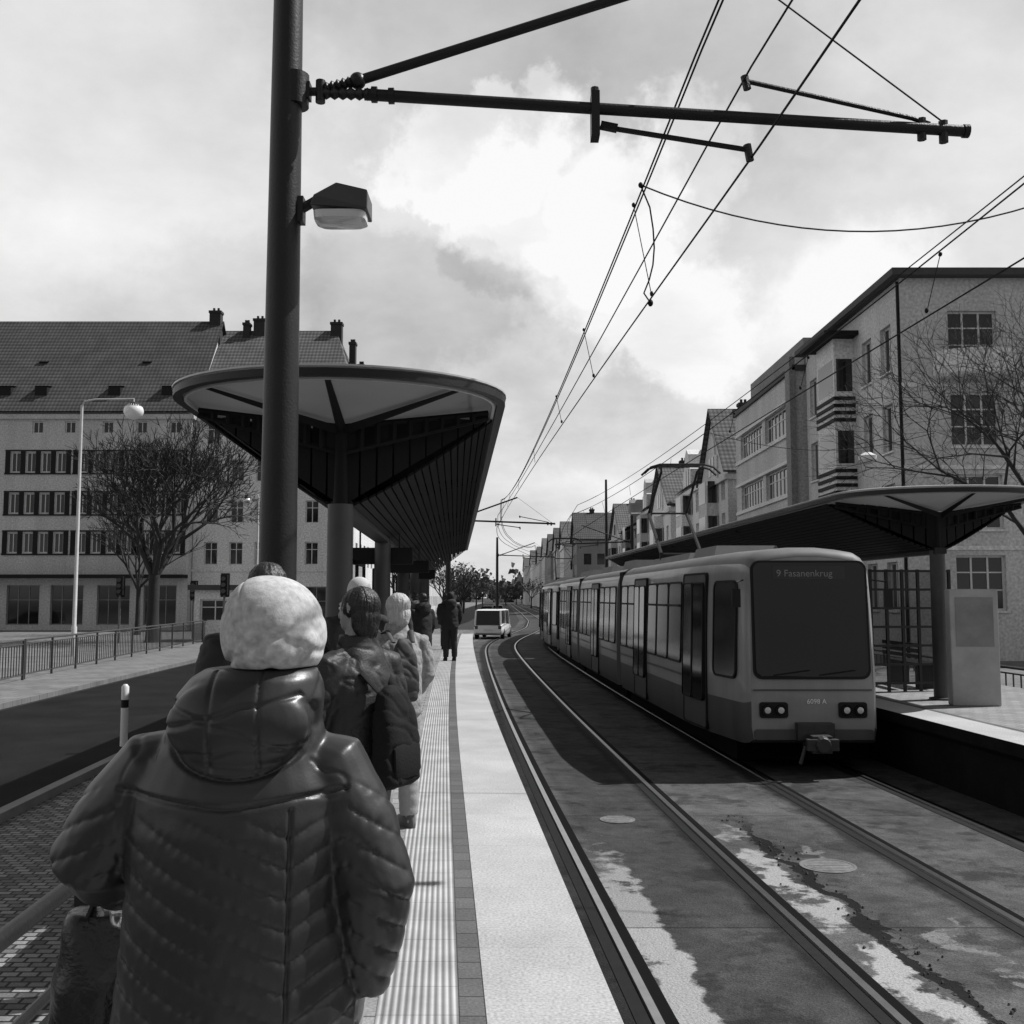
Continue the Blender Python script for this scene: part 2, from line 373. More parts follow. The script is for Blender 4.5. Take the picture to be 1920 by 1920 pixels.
def msg_z(d,zs,sag):
    i=max(0,min(len(SUP)-2,int(np.searchsorted(SUP,d))-1)); t=(d-SUP[i])/(SUP[i+1]-SUP[i]); return zs-4*sag*t*(1-t),i,t
for d in (10.6,14.6,18.5,24,30,36,42):
    for c,zc,zm,s,a in ((C1,5.68,6.98,1.0,.22),(C2,5.50,6.30,.55,-.2)):
        z,i,t=msg_z(d,zm,s); x=XL(d)
        o=polyline_obj('dropper_wire',[(x+c,d,z),(x+c+(a*(1-2*t) if i%2 else -a*(1-2*t)),d,zc)],.005,m_wire,None,4)
        tag(o,'thin vertical dropper holding up the contact wire','overhead wire','dropper wires')
        if d<20:
            mb=MB(); mb.ell((x+c+(a*(1-2*t) if i%2 else -a*(1-2*t)),d,zc+.02),(.02,.03,.03),8,6); mb.obj('wire_clamp',m_wire,o)
            mb=MB(); mb.ell((x+c,d,z),(.02,.03,.025),8,6); mb.obj('wire_clamp',m_wire,o)
x=XL(10.2)
pts=[(x+C1,10.2,6.72)]+[(x+C1+.05+.12*math.sin(math.pi*t),10.2+.55*t,6.72-1.06*t-.1*math.sin(math.pi*t)) for t in (.15,.3,.45,.6,.75,.9)]+[(x+C1+.17,10.8,5.66)]
o=polyline_obj('jumper_cable',pts,.009,m_wire,None); tag(o,'slack cable linking catenary wire to contact wire','cable')
mb=MB(); mb.ell(pts[-1],(.03,.04,.04),8,6); mb.obj('cable_clamp',m_wire,o)
mb=MB(); mb.ell(pts[0],(.025,.03,.03),8,6); mb.obj('cable_clamp',m_wire,o)
pts=[]
for i in range(25):
    t=i/24; pts.append((x+C1+t*5.6,10.2-.2*t,6.72+.5*t-4*.75*t*(1-t)))
o=polyline_obj('cross_cable',pts,.009,m_wire,None); tag(o,'slack cable hanging across between the two tracks','cable')

def ins(mb,p0,p1,r):
    p0,p1=Vector(p0),Vector(p1); pts=[];rad=[]
    for i in range(13):
        pts.append(p0.lerp(p1,i/12)); rad.append(r*(1.0 if i%2 else .62))
    mb.tube(pts,rad,12)
m_lamph=M('lamp_housing_grey',.04,.4,.2,6)
def mast(x,y,scale_z=1.0,arms=True,lamp=False,top=9.0,r0=.135,r1=.085,side=1,label='tall tapering dark steel mast carrying tram wires over both tracks'):
    root=empty('catenary_mast',label,'overhead line mast',(x,y,0),group='masts carrying the overhead tram wires')
    mb=MB(); mb.tube([(0,0,.0),(0,0,.86),(0,0,3),(0,0,6),(0,0,top)],[r0*1.02,r0,r0*.93,(r0+r1)/2*.98,r1],28); mb.rings([(0,0,.85,r0*1.7,r0*1.7),(0,0,.88,r0*1.7,r0*1.7)],20)
    mb.obj('mast_pole',m_pole,root,smooth=True)
    if arms:
        s=side
        br=MB(); br.box(.02 if s>0 else -.17,.17 if s>0 else -.02,-.04,.04,6.02,6.14); br.tube([(s*.06,0,5.97),(s*.06,0,6.2)],.098,20)
        br.tube([(s*.1,0,6.08),(s*.28,.0,6.08)],.03,10); br.tube([(s*.24,0,6.0),(s*.24,0,6.16)],.035,10); br.obj('bracket',m_pole,root,smooth=True)
        t=MB(); ins(t,(s*.25,.0,6.07),(s*.6,.02,6.07),.045); t.tube([(s*.55,.02,6.07),(s*4.95,.3,5.93)],.042,14); t.tube([(s*4.93,.3,5.93),(s*4.97,.3,5.93)],.05,14); t.tube([(s*.6,.02,6.068),(s*.64,.02,6.067)],.056,12);t.tube([(s*.72,.03,6.063),(s*.76,.03,6.063)],.056,12); t.obj('cantilever_tube',m_pole,root,smooth=True)
        t=MB(); ins(t,(s*.27,.0,6.1),(s*.5,.02,6.17),.045); t.tube([(s*.5,.02,6.17),(s*3.2,.17,7.15)],.036,14); t.ell((s*.5,.02,6.17),(.06,.06,.06),12,8); t.obj('tie_tube',m_pole,root,smooth=True)
        t=MB(); t.tube([(s*3.2,.17,7.15),(s*4.8,.29,5.98)],.007,5); t.obj('tie_wire',m_wire,root)
        t=MB(); t.box(s*2.2-.03,s*2.2+.03,.07,.21,5.8,6.13); t.tube([(s*2.2,.14,6.12),(s*2.2,.14,6.18)],.03,8); t.tube([(s*2.24,.14,5.9),(s*2.3,.14,5.88),(s*3.33,.2,5.74)],.02,8); t.tube([(s*3.31,.2,5.78),(s*3.33,.2,5.66)],.03,8); t.tube([(s*2.24,.14,5.9),(s*2.36,.14,5.875)],.035,8); t.obj('steady_arm',m_pole,root,smooth=True)
        t=MB(); t.tube([(s*4.68,.29,5.98),(s*4.55,.28,6.02),(s*3.32,.2,6.26)],.018,8); t.tube([(s*3.3,.2,6.3),(s*3.32,.2,6.2)],.03,8); t.tube([(s*4.62,.29,5.86),(s*4.62,.29,6.02)],.035,8);t.tube([(s*4.78,.29,5.84),(s*4.78,.29,6.0)],.035,8); t.obj('steady_arm',m_pole,root,smooth=True)
    if lamp:
        l=MB(); l.tube([(.08,0,5.2),(.2,-.02,5.26),(.26,-.02,5.3)],.035,8); l.box(.08,.14,-.05,.05,5.12,5.3)
        l.obj('lamp_bracket',m_pole,root,smooth=True)
        l=MB(); vs=[(.2,-.12,5.21),(.60,-.15,5.17),(.60,.13,5.17),(.2,.12,5.21),(.22,-.1,5.29),(.38,-.12,5.37),(.38,.12,5.37),(.22,.1,5.29),(.60,-.14,5.31),(.60,.12,5.31)]
        l.add(vs,[(0,3,2,1),(0,1,8,5,4),(3,7,6,9,2),(4,5,6,7),(5,8,9,6),(1,2,9,8),(0,4,7,3)]); h=l.obj('lamp_housing',m_lamph,root,bevel=.01)
        l=MB(); l.rings([(.40,0,5.11,.15,.1),(.40,0,5.125,.18,.12),(.40,0,5.175,.185,.13)],4*6,p=5); l.obj('lamp_lens',m_lamp,root,smooth=True)
    return root
mast(-1.6,7.0,lamp=True,top=9.5)
mast(XL(47)-1.75-.0,47.4,top=7.4,label='distant dark steel mast with cantilever arms over tracks')
mast(7.2,78,arms=False,top=11.5,r0=.16,label='tall slim dark mast rising beyond the tram')
mast(XL(87)+C1-3.2,87,top=7.6,label='distant dark steel mast with cantilever arms over tracks')
mast(XL(66)+C2+4.3,66,side=-1,top=7.8,label='distant dark mast with arms over tracks')

# ------------------------------------------------------------------ canopies
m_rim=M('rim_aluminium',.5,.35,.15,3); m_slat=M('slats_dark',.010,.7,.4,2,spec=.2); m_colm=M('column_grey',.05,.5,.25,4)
def canopy(x,y,rz,zr,hw,L,zbase,cols,label,keel=1.0):
    root=empty('platform_canopy',label,'station canopy',(x,y,0),rz,group='butterfly canopies over the platforms')
    nose=1.35
    def outline(h,ns,n=24):
        pts=[]
        for i in range(n+1):
            a=math.pi*i/n; pts.append((h*math.cos(a),nose-ns*math.sin(a)))
        m=14
        for i in range(1,m): pts.append((-h,nose+(L-2*nose)*i/m))
        for i in range(n+1):
            a=math.pi*i/n; pts.append((-h*math.cos(a),L-nose+ns*math.sin(a)))
        for i in range(1,m): pts.append((h,L-nose-(L-2*nose)*i/m))
        return pts
    O=outline(hw,nose); O1=outline(hw-.05,nose-.05); n=len(O)
    def ringloop(lst,name,mt):
        mb=MB(); vs=[]; 
        for pl,z in lst: vs+=[(a,b,z) for a,b in pl]
        fs=[]; q=len(lst)
        for k in range(n):
            k2=(k+1)%n
            for r in range(q):
                r2=(r+1)%q; fs.append((r*n+k,r*n+k2,r2*n+k2,r2*n+k))
        mb.add(vs,fs); mb.obj(name,mt,root,smooth=True,ang=30)
    ringloop([(O,zr+.05),(O,zr+.065),(O1,zr+.075),(O1,zr+.04)],'rim',m_rim)
    O2=outline(hw-.01,nose-.01); O3=outline(hw-.09,nose-.09)
    ringloop([(O2,zr-.03),(O2,zr+.035),(O3,zr+.015),(O3,zr-.03)],'gutter',m_pole)
    O5=outline(hw-.11,nose-.11); O6=outline(hw-.135,nose-.135)
    ringloop([(O5,zr-.045),(O5,zr-.01),(O6,zr-.01),(O6,zr-.045)],'inner_rim',m_rim)
    mb=MB(); O4=outline(hw-.04,nose-.04)
    dip=.22
    vs=[(a,b,zr+.03) for a,b in O4]
    for a,b in O4:
        b2=min(max(b,nose),L-nose); vs.append((a*.55,b*.55+b2*.45,zr-dip*.42))
    for a,b in O4: vs.append((a*.03,min(max(b,nose),L-nose),zr-dip))
    fs=[]
    for k in range(n):
        k2=(k+1)%n; fs.append((k,k2,n+k2,n+k)); fs.append((n+k,n+k2,2*n+k2,2*n+k))
    mb.add(vs,fs); mb.obj('roof_sheet',m_sheet,root,smooth=True)
    # folded centre rib under the nose; dark diagonal ribs stand in for slat shadows
    for an,wd in ((90,.05),(38,.07),(142,.07)):
        mb=MB(); a=R(an); e=Vector((math.cos(a)*(hw-.15),nose-math.sin(a)*(nose-.15),zr-.02)); s0=Vector((0,nose-.04,zr-dip-.05)); d=(e-s0); sd=Vector((-d.y,d.x,0)).normalized()
        mb.add([s0+sd*wd,s0-sd*wd,e-sd*wd*.5,e+sd*wd*.5,s0+Vector((0,0,-.07)),e+Vector((0,0,-.02))],[(0,4,5,3),(4,1,2,5),(0,1,4),(2,3,5),(0,3,2,1)]); mb.obj('rib_slat_shadow',m_slat,root)
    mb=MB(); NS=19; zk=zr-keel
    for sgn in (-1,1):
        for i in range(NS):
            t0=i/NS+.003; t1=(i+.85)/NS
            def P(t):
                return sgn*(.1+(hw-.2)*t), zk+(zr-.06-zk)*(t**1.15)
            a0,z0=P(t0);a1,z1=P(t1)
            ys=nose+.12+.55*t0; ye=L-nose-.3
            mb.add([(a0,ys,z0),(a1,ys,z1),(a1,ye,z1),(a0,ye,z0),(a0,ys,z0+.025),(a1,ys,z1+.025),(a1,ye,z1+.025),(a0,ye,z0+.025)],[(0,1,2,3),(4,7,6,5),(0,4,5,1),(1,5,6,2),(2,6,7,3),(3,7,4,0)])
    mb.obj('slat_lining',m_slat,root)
    # bulkheads built of separate boards so light shows between them
    for yb,sg in ((nose+.1,1),(L-nose-.1,-1)):
        mb=MB(); nb=9
        for sd in (-1,1):
            for j in range(nb):
                t0=(j+.06)/nb; t1=(j+.94)/nb
                def B(t,u): # t across from keel line to rim, u vertical share
                    xx=sd*(hw-.15)*t; top=zr-dip-.03+(dip-.04)*min(1,t*1.6); bot=zk+(zr-.06-zk)*t
                    return (xx,yb+.5*sg*t,bot+(top-bot)*u)
                mb.add([B(t0,0),B(t1,0),B(t1,1),B(t0,1)],[(0,1,2,3)])
        mb.obj('bulkhead',m_slat,root)
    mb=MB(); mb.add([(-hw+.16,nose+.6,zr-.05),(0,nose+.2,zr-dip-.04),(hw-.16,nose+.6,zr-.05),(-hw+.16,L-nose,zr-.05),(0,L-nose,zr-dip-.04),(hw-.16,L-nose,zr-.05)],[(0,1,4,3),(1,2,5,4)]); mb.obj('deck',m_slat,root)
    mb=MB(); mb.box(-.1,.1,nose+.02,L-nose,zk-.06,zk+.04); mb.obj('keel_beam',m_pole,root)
    for yc in cols:
        mb=MB(); mb.tube([(0,yc,zbase),(0,yc,zbase+.03),(0,yc,zbase+.04),(0,yc,zk)],[.2,.2,.125,.12],24)
        mb.obj('column',m_colm,root,smooth=True)
        mb=MB(); mb.tube([(0,yc,zk-.05),(0,yc,zr-dip-.02)],[.07,.05],14); mb.obj('king_post',m_slat,root,smooth=True)
        for sgn in (-1,1):
            mb=MB(); m=9; ya=yc+(.25 if yc==cols[0] else 0)
            def A(t,top):
                xx=sgn*(.03+(hw-.2)*t); hi=zr-dip-.03+(dip-.03)*t; lo=hi-(.20*(1-t)+.05)
                return (xx,hi if top else lo)
            for j in range(m):
                t0,t1=j/m,(j+1)/m; a=A(t0,0);b=A(t1,0);c=A(t1,1);d=A(t0,1)
                yy=yc+(ya-yc)*t0; yy1=yc+(ya-yc)*t1
                for (q0,q1) in ((a,b),(d,c)): mb.tube([(q0[0],yy,q0[1]),(q1[0],yy1,q1[1])],.028,6)
                mb.tube([(a[0],yy,a[1]),(d[0],yy,d[1])],.035,6)
                if j%2==0: mb.add([(a[0],yy,a[1]),(b[0],yy1,b[1]),(c[0],yy1,c[1]),(d[0],yy,d[1])],[(0,1,2,3)])
            mb.obj('roof_arm',m_slat,root)
    return root
canopy(-1.56,8.4,.055,4.38,1.58,33,.85,[1.3,7,13,19,25,30],'long dark butterfly canopy with rounded pale rim above the waiting passengers')
canopy(7.05,15.3,.05,4.12,1.75,29,.85,[1.5,8,15,22],'long dark butterfly canopy on single column above opposite platform',keel=.85)

# ------------------------------------------------------------------ tram
m_disp=M('display_black',.02,.4,.2,5); m_coup=M('coupler_steel',.05,.5,.4,10,metal=.3); m_skin=M('skin',.3,.5,.1,5,spec=.4)
def build_tram(d0,label,detail=True):
    def T(lx,s,z):
        d=d0+s; return (XL(d)+C2+lx-.02,d,z)
    o0=T(0,0,0)
    root=empty('tram',label,'tram',o0,group='coupled tram cars')
    def TT(lx,s,z):
        p=T(lx,s,z); return (p[0]-o0[0],p[1]-o0[1],p[2])
    prof=[(-.97,.42),(-1,.6),(-1,1.0),(-1,1.45),(-.99,2.0),(-.975,2.5),(-.955,2.84),(-.92,3.0),(-.85,3.10),(-.74,3.17),(-.5,3.21),(-.2,3.24)]
    full=prof+[(-a,b) for a,b in prof[::-1]]
    def section(secs,name,mats,caps=(True,True)):
        mb=MB(); n=len(full); vs=[];fs=[];mi=[]
        for (s,hw,zb,zt,rk) in secs:
            for (a,b) in full:
                z=zb+(b-.42)*(zt-zb)/(3.24-.42)
                vs.append(TT(a*hw,s+rk*max(0,z-1.45),z))
        for i in range(len(secs)-1):
            for k in range(n):
                k2=(k+1)%n; fs.append((i*n+k,(i+1)*n+k,(i+1)*n+k2,i*n+k2))
                zz=full[k][1]; mi.append(1 if (zz<.99 and full[k2][1]<1.01) else (2 if zz>=3.0 and full[k2][1]>=3.0 else 0))
        if caps[0]: fs.append(tuple(range(n))); mi.append(0)
        if caps[1]: fs.append(tuple((len(secs)-1)*n+k for k in range(n-1,-1,-1))); mi.append(0)
        mb.v=vs; mb.f=fs; mb.m=mi
        return mb.obj(name,mats,root,smooth=True,ang=34)
    mats=[m_tram,m_tramd,m_tramroof]
    f=[(.0,.87,.50,3.08,.05),(.02,.895,.475,3.13,.05),(.06,.92,.45,3.17,.045),(.14,.95,.43,3.21,.04),(.3,.975,.42,3.23,.03),(.8,1.04,.42,3.24,.01),(1.5,1.13,.42,3.25,0),(2.3,1.19,.42,3.25,0),(2.8,1.2,.42,3.25,0),(6,1.2,.42,3.25,0),(9.4,1.2,.42,3.25,0)]
    section(f,'body',mats)
    section([(10.0,1.2,.42,3.25,0),(14,1.2,.42,3.25,0),(17.8,1.2,.42,3.25,0)],'body',mats)
    r=[(18.4,1.2,.42,3.25,0),(22,1.2,.42,3.25,0),(25.2,1.2,.42,3.25,0),(26.8,1.1,.42,3.24,0),(27.7,.98,.43,3.2,0),(27.9,.9,.5,3.1,0)]
    section(r,'body',mats)
    for s0 in (9.4,17.8):
        mb=MB(); n=9
        for j in range(n):
            s=s0+.02+j*.065; w=1.12 if j%2 else 1.04
            a,b,c,d=TT(-w,s,.55),TT(w,s,.55),TT(w,s,3.1),TT(-w,s,3.1)
            s+=.05; e,f2,g,h=TT(-w,s,.55),TT(w,s,.55),TT(w,s,3.1),TT(-w,s,3.1)
            mb.add([a,b,c,d,e,f2,g,h],[(0,1,2,3),(4,7,6,5),(0,4,5,1),(1,5,6,2),(2,6,7,3),(3,7,4,0)])
        mb.obj('bellows',m_black,root)
    def hwid(s):
        ss=[0,.02,.06,.14,.3,.8,1.5,2.3,2.8,25.2,26.8,27.7,27.9]; hh=[.87,.895,.92,.95,.975,1.04,1.13,1.19,1.2,1.2,1.1,.98,.9]
        return float(np.interp(s,ss,hh))
    def zf(z): return float(np.interp(z,[.42,.6,1.45,2.0,2.5,2.86],[.97,1,1,.99,.975,.955]))
    def side_panel(name,s0,s1,z0,z1,mt,proud,sgn=-1,frame=True,r=.08,parent=root,bw=.035):
        mb=MB()
        def rr(e):
            pts=[]
            for cx,cz,a0 in ((s1-r,z1-r,0),(s0+r,z1-r,90),(s0+r,z0+r,180),(s1-r,z0+r,270)):
                for j in range(4):
                    a=R(a0+j*30); pts.append((cx+(r+e)*math.cos(a),cz+(r+e)*math.sin(a)))
            return pts
        # planar pane: clear of the curved side at its middle
        bul=max(0,zf((z0+z1)/2)-(zf(z0)+zf(z1))/2)*1.2+.002
        for zz_ in (1.45,2.0,2.5):
            if z0<zz_<z1: bul=max(bul,(zf(zz_)-(zf(z0)+(zf(z1)-zf(z0))*(zz_-z0)/(z1-z0)))*1.2+.002)
        P0=Vector(TT(0,s0,0)); P1=Vector(TT(0,s1,0))
        def pt(q,pr):
            s,z=q; u=(s-s0)/(s1-s0); w=(z-z0)/(z1-z0)
            hw_=hwid(s0)+(hwid(s1)-hwid(s0))*u; zf_=zf(z0)+(zf(z1)-zf(z0))*w
            b=P0.lerp(P1,u); return (b.x+sgn*(hw_*zf_+pr+(bul if pr>0 else 0)),b.y,z)
        P=rr(0); n=len(P)
        fs=[tuple(range(n)) if sgn<0 else tuple(range(n-1,-1,-1))]
        mb.add([pt(q,proud) for q in P],fs,0)
        if frame:
            Q=rr(bw); vs=[pt(q,proud+.008) for q in P]+[pt(q,proud+.008) for q in Q]+[pt(q,0) for q in Q]
            fs=[]
            for k in range(n):
                k2=(k+1)%n; fs+=[(k,n+k,n+k2,k2),(n+k,2*n+k,2*n+k2,n+k2)]
            mb.add(vs,fs,1)
        return mb.obj(name,[mt,m_black],parent)
    def door(s0,s1,sgn=-1):
        dr=side_panel('door',s0,s1,.48,2.86,m_tramd,.004,sgn,True,.05)
        m=(s0+s1)/2
        for a,b in ((s0+.06,m-.03),(m+.03,s1-.06)):
            side_panel('door_glass',a,b,.9,2.72,m_glass,.045,sgn,True,.07,parent=dr,bw=.02)
    for sgn in (-1,1):
        cw=side_panel('cab_window',.34,1.14,1.35,2.72,m_glasst,.02,sgn,True,.1)
        for a,b in ((1.5,2.7),(6.1,7.4),(13.2,14.6),(20.4,21.7),(25.0,26.2)): door(a,b,sgn)
        for a,b in ((2.95,3.95),(4.05,5.0),(5.1,5.95),(7.55,8.35),(8.45,9.25),(10.2,11.1),(11.2,12.1),(12.2,13.05),(14.75,15.7),(15.8,16.7),(16.8,17.65),(18.55,19.4),(19.5,20.25),(21.85,22.85),(22.95,23.9),(24.0,24.85)):
            w=side_panel('side_window',a,b,1.42,2.74,m_glasst,.012,sgn,True,.08)
            if detail:
                mb=MB(); lx=sgn*(hwid(a)*(zf(1.42)+(zf(2.74)-zf(1.42))*.7)+.045)
                mb.add([TT(lx,a+.03,2.34),TT(lx,b-.03,2.34),TT(lx,b-.03,2.38),TT(lx,a+.03,2.38)],[(0,1,2,3)]); mb.obj('window_bar',m_black,w)
        for (s0,s1) in ((2.8,6.04),(7.46,9.38),(10.02,13.14),(14.66,17.78),(18.42,20.34),(21.76,24.94)):
            mb=MB(); vs=[]
            for j in range(5):
                a=s0+(s1-s0)*j/4; vs+=[TT(sgn*1.206,a,1.18),TT(sgn*1.206,a,1.22)]
            mb.add(vs,[(2*j,2*j+2,2*j+3,2*j+1) for j in range(4)]); mb.obj('side_stripe',m_tramd,root)
    def face(a,z,pr=.0): return TT(a,.0-.008-pr+.05*max(0,z-1.45),z)
    def fpanel(name,a0,a1,z0,z1,r,mt,pr,parent=root,n=5):
        mb=MB(); pts=[]
        for cx,cz,an in ((a1-r,z1-r,0),(a0+r,z1-r,90),(a0+r,z0+r,180),(a1-r,z0+r,270)):
            for j in range(n+1):
                an2=R(an+j*90/n); pts.append((cx+r*math.cos(an2),cz+r*math.sin(an2)))
        m=len(pts); vs=[face(a,z,pr) for a,z in pts]+[face(a,z,-.02) for a,z in pts]
        fs=[tuple(range(m-1,-1,-1))]+[(k,(k+1)%m,m+(k+1)%m,m+k) for k in range(m)]
        mb.add(vs,fs); return mb.obj(name,mt,parent)
    fpanel('windscreen_surround',-.835,.835,1.34,3.03,.13,m_black,.006)
    ws=fpanel('windscreen',-.80,.80,1.38,3.0,.11,m_glass,.016)
    fpanel('destination_display',-.52,.52,2.76,2.95,.02,m_disp,.022,ws)
    fpanel('front_trim',-.84,.84,1.18,1.20,.006,m_tramd,.008)
    fpanel('bumper',-.84,.84,.50,.64,.04,m_tramd,.05)
    if detail:
        for (txt,size,z,col,px,pr) in (('9 Fasanenkrug',.14,2.80,.22,-.47,.03),('6098 A',.095,1.0,.9,.05,.012)):
            cu=bpy.data.curves.new('t','FONT'); cu.body=txt; cu.size=size; cu.align_x='LEFT' if size>.1 else 'CENTER'
            to=bpy.data.objects.new('t',cu); COL.objects.link(to)
            dg=bpy.context.evaluated_depsgraph_get(); me=bpy.data.meshes.new_from_object(to.evaluated_get(dg)); bpy.data.objects.remove(to)
            o=mkobj('lettering',me,ws if size>.1 else root,face(px,z,pr)); o.rotation_euler=(R(90) if size<.1 else R(87.1),0,0); me.materials.clear(); me.materials.append(M('lettering_paint',col,.5,.05))
        for a in (-.55,.1):
            mb=MB(); mb.tube([face(a,1.40,.05),face(a+.5,1.47,.05)],.008,5); mb.obj('wiper',m_black,root)
        for sg in (-1,1):
            mb=MB(); mb.tube([TT(sg*.93,.1,2.75),TT(sg*1.08,-.08,2.72),TT(sg*1.08,-.08,2.62)],.012,6); q=TT(sg*1.08,0,0)[0]; mb.box(q-.06,q+.06,-.11,-.07,2.36,2.62); mb.obj('mirror',m_black,root)
    for sg in (-1,1):
        h=fpanel('headlight_cluster',sg*.56-.2,sg*.56+.2,.80,1.02,.04,m_black,.02)
        for dx in (-.095,.095):
            mb=MB(); c=face(sg*.56+dx,.91,.03); mb.tube([(c[0],c[1]+.02,c[2]),(c[0],c[1]-.02,c[2])],[.085,.075],18,0); mb.tube([(c[0],c[1]-.02,c[2]),(c[0],c[1]-.028,c[2])],[.045,.02],14,1); mb.obj('headlight',[m_glassb,m_lamp],h,smooth=True)
    mb=MB(); mb.box(-.26,.26,-.16,.3,.50,.74); mb.box(-.14,.14,-.42,.1,.36,.6); mb.tube([(0,-.4,.48),(0,-.5,.48)],[.13,.1],12); mb.box(-.22,.22,-.46,-.36,.4,.56); mb.tube([(-.2,-.3,.45),(-.28,-.3,.2)],.03,6); mb.obj('coupler',m_coup,root,bevel=.01)
    for s0,s1 in ((.5,9.2),(10.1,17.7),(18.6,27.3)):
        mb=MB(); p=[TT(-.95,s0,.14),TT(.95,s0,.14),TT(1.0,s1,.14),TT(-1.0,s1,.14),TT(-.95,s0,.5),TT(.95,s0,.5),TT(1.0,s1,.5),TT(-1.0,s1,.5)]
        mb.add(p,[(0,3,2,1),(0,1,5,4),(1,2,6,5),(2,3,7,6),(3,0,4,7)]); mb.obj('underframe',m_groove,root)
    for s in (1.5,3.3,8.8,10.4,17.3,18.9,24.6,26.4):
        for a in (-.74,.66):
            mb=MB(); c=TT(a,s,.33); mb.tube([c,(c[0]+.08,c[1],c[2])],.31,20); mb.obj('wheel',m_rust,root,smooth=True)
    for s0,s1,w,h in ((3.0,4.6,.6,.15),(5.2,8.9,.55,.12),(10.6,12.2,.7,.18),(15,17,.6,.16),(19.2,22.8,.65,.16)):
        mb=MB(); p=[TT(-w,s0,3.2),TT(w,s0,3.2),TT(w,s1,3.2),TT(-w,s1,3.2),TT(-w+.08,s0+.1,3.25+h),TT(w-.08,s0+.1,3.25+h),TT(w-.08,s1,3.25+h),TT(-w+.08,s1,3.25+h)]
        mb.add(p,[(4,5,6,7),(0,1,5,4),(1,2,6,5),(2,3,7,6),(3,0,4,7)]); mb.obj('roof_box',m_tramroof,root)
    pg=MB(); S=8.2; wz=5.46
    for a in (-.45,.45):
        pg.tube([TT(a,S,3.45),TT(a*1.0,S+1.5,4.5)],.04,6); pg.tube([TT(a,S+1.5,4.5),TT(a*.9,S+.15,wz-.13)],.03,6)
        pg.tube([TT(a,S,3.3),TT(a,S,3.5)],.05,6)
        pg.tube([TT(a*.9,S+.15,wz-.13),TT(a*1.0,S-.05,wz-.03)],.025,6)
    pg.tube([TT(-.45,S+1.5,4.5),TT(.45,S+1.5,4.5)],.025,6); pg.tube([TT(-.45,S,3.46),TT(.45,S,3.46)],.04,6)
    for ss in (-.18,.18):
        pg.tube([TT(-.85,S+ss,wz-.2),TT(-.7,S+ss,wz-.06),TT(-.5,S+ss,wz),TT(.5,S+ss,wz),TT(.7,S+ss,wz-.06),TT(.85,S+ss,wz-.2)],.028,6)
    for a in (-.45,.45): pg.tube([TT(a,S-.18,wz-.05),TT(a,S+.18,wz-.05)],.02,5)
    pg.obj('pantograph',m_pole,root)
    return root
build_tram(14.7,'grey two-ended articulated tram with large dark windscreen arriving at the platform')
build_tram(14.7+28.5,'second grey articulated tram car coupled behind the first',False)

# ------------------------------------------------------------------ buildings
WC={}
def win_mesh(w,h,style):
    k=(round(w,2),round(h,2),style)
    if k in WC: return WC[k]
    mb=MB(); mb.add([(0,0,0),(w,0,0),(w,0,h),(0,0,h)],[(0,1,2,3)])
    pane=bpy.data.meshes.new('window'); pane.from_pydata(mb.v,[],mb.f); pane.materials.append(m_glassb)
    fb=MB(); b=.08
    fb.box(0,b,-.05,.02,0,h); fb.box(w-b,w,-.05,.02,0,h); fb.box(b,w-b,-.05,.02,0,b); fb.box(b,w-b,-.05,.02,h-b,h)
    if style=='cross':
        fb.box(w/2-.03,w/2+.03,-.045,.02,b,h-b); fb.box(b,w/2-.03,-.04,.02,h*.66,h*.66+.05); fb.box(w/2+.03,w-b,-.04,.02,h*.66,h*.66+.05)
    elif style=='multi':
        for i in (1,2): fb.box(w*i/3-.035,w*i/3+.035,-.045,.02,b,h-b)
        for z in (.36,.68): fb.box(b,w-b,-.035,.015,h*z,h*z+.05)
    elif style=='two': fb.box(w/2-.03,w/2+.03,-.045,.02,b,h-b)
    elif style in('strip','dstrip'):
        n=max(2,int(w/.7))
        for i in range(1,n): fb.box(w*i/n-.03,w*i/n+.03,-.045,.02,b,h-b)
        fb.box(b,w-b,-.03,.015,h*.62,h*.62+.05)
    fr=bpy.data.meshes.new('frame'); fr.from_pydata(fb.v,[],fb.f); fr.materials.append(m_framem if style in('dark','dstrip') else m_frame)
    WC[k]=(pane,fr); return WC[k]
def wallholes(mb,P,u,nrm,W,H,holes,depth,mi=0):
    u=Vector(u); n=Vector(nrm); P=Vector(P)
    us=sorted(set([0,W]+[h[0] for h in holes]+[h[1] for h in holes])); zs=sorted(set([0,H]+[h[2] for h in holes]+[h[3] for h in holes]))
    for i in range(len(us)-1):
        for j in range(len(zs)-1):
            cu,cz=(us[i]+us[i+1])/2,(zs[j]+zs[j+1])/2
            if any(h[0]<cu<h[1] and h[2]<cz<h[3] for h in holes): continue
            q=[P+u*a+Vector((0,0,b)) for a,b in ((us[i],zs[j]),(us[i+1],zs[j]),(us[i+1],zs[j+1]),(us[i],zs[j+1]))]
            mb.add(q,[(0,1,2,3)],mi)
    for h in holes:
        c=[(h[0],h[2]),(h[1],h[2]),(h[1],h[3]),(h[0],h[3])]
        for k in range(4):
            a,b=c[k],c[(k+1)%4]
            q=[P+u*a[0]+Vector((0,0,a[1])),P+u*b[0]+Vector((0,0,b[1]))]; q+=[q[1]-n*depth,q[0]-n*depth]
            mb.add(q,[(0,1,2,3)],mi)
def grid(u0,u1,ncol,zs,w,h,style='cross'):
    out=[]
    for z in zs:
        for i in range(ncol):
            c=u0+(u1-u0)*(i+.5)/ncol; out.append((c-w/2,c+w/2,z,z+h,style))
    return out
SILL={}
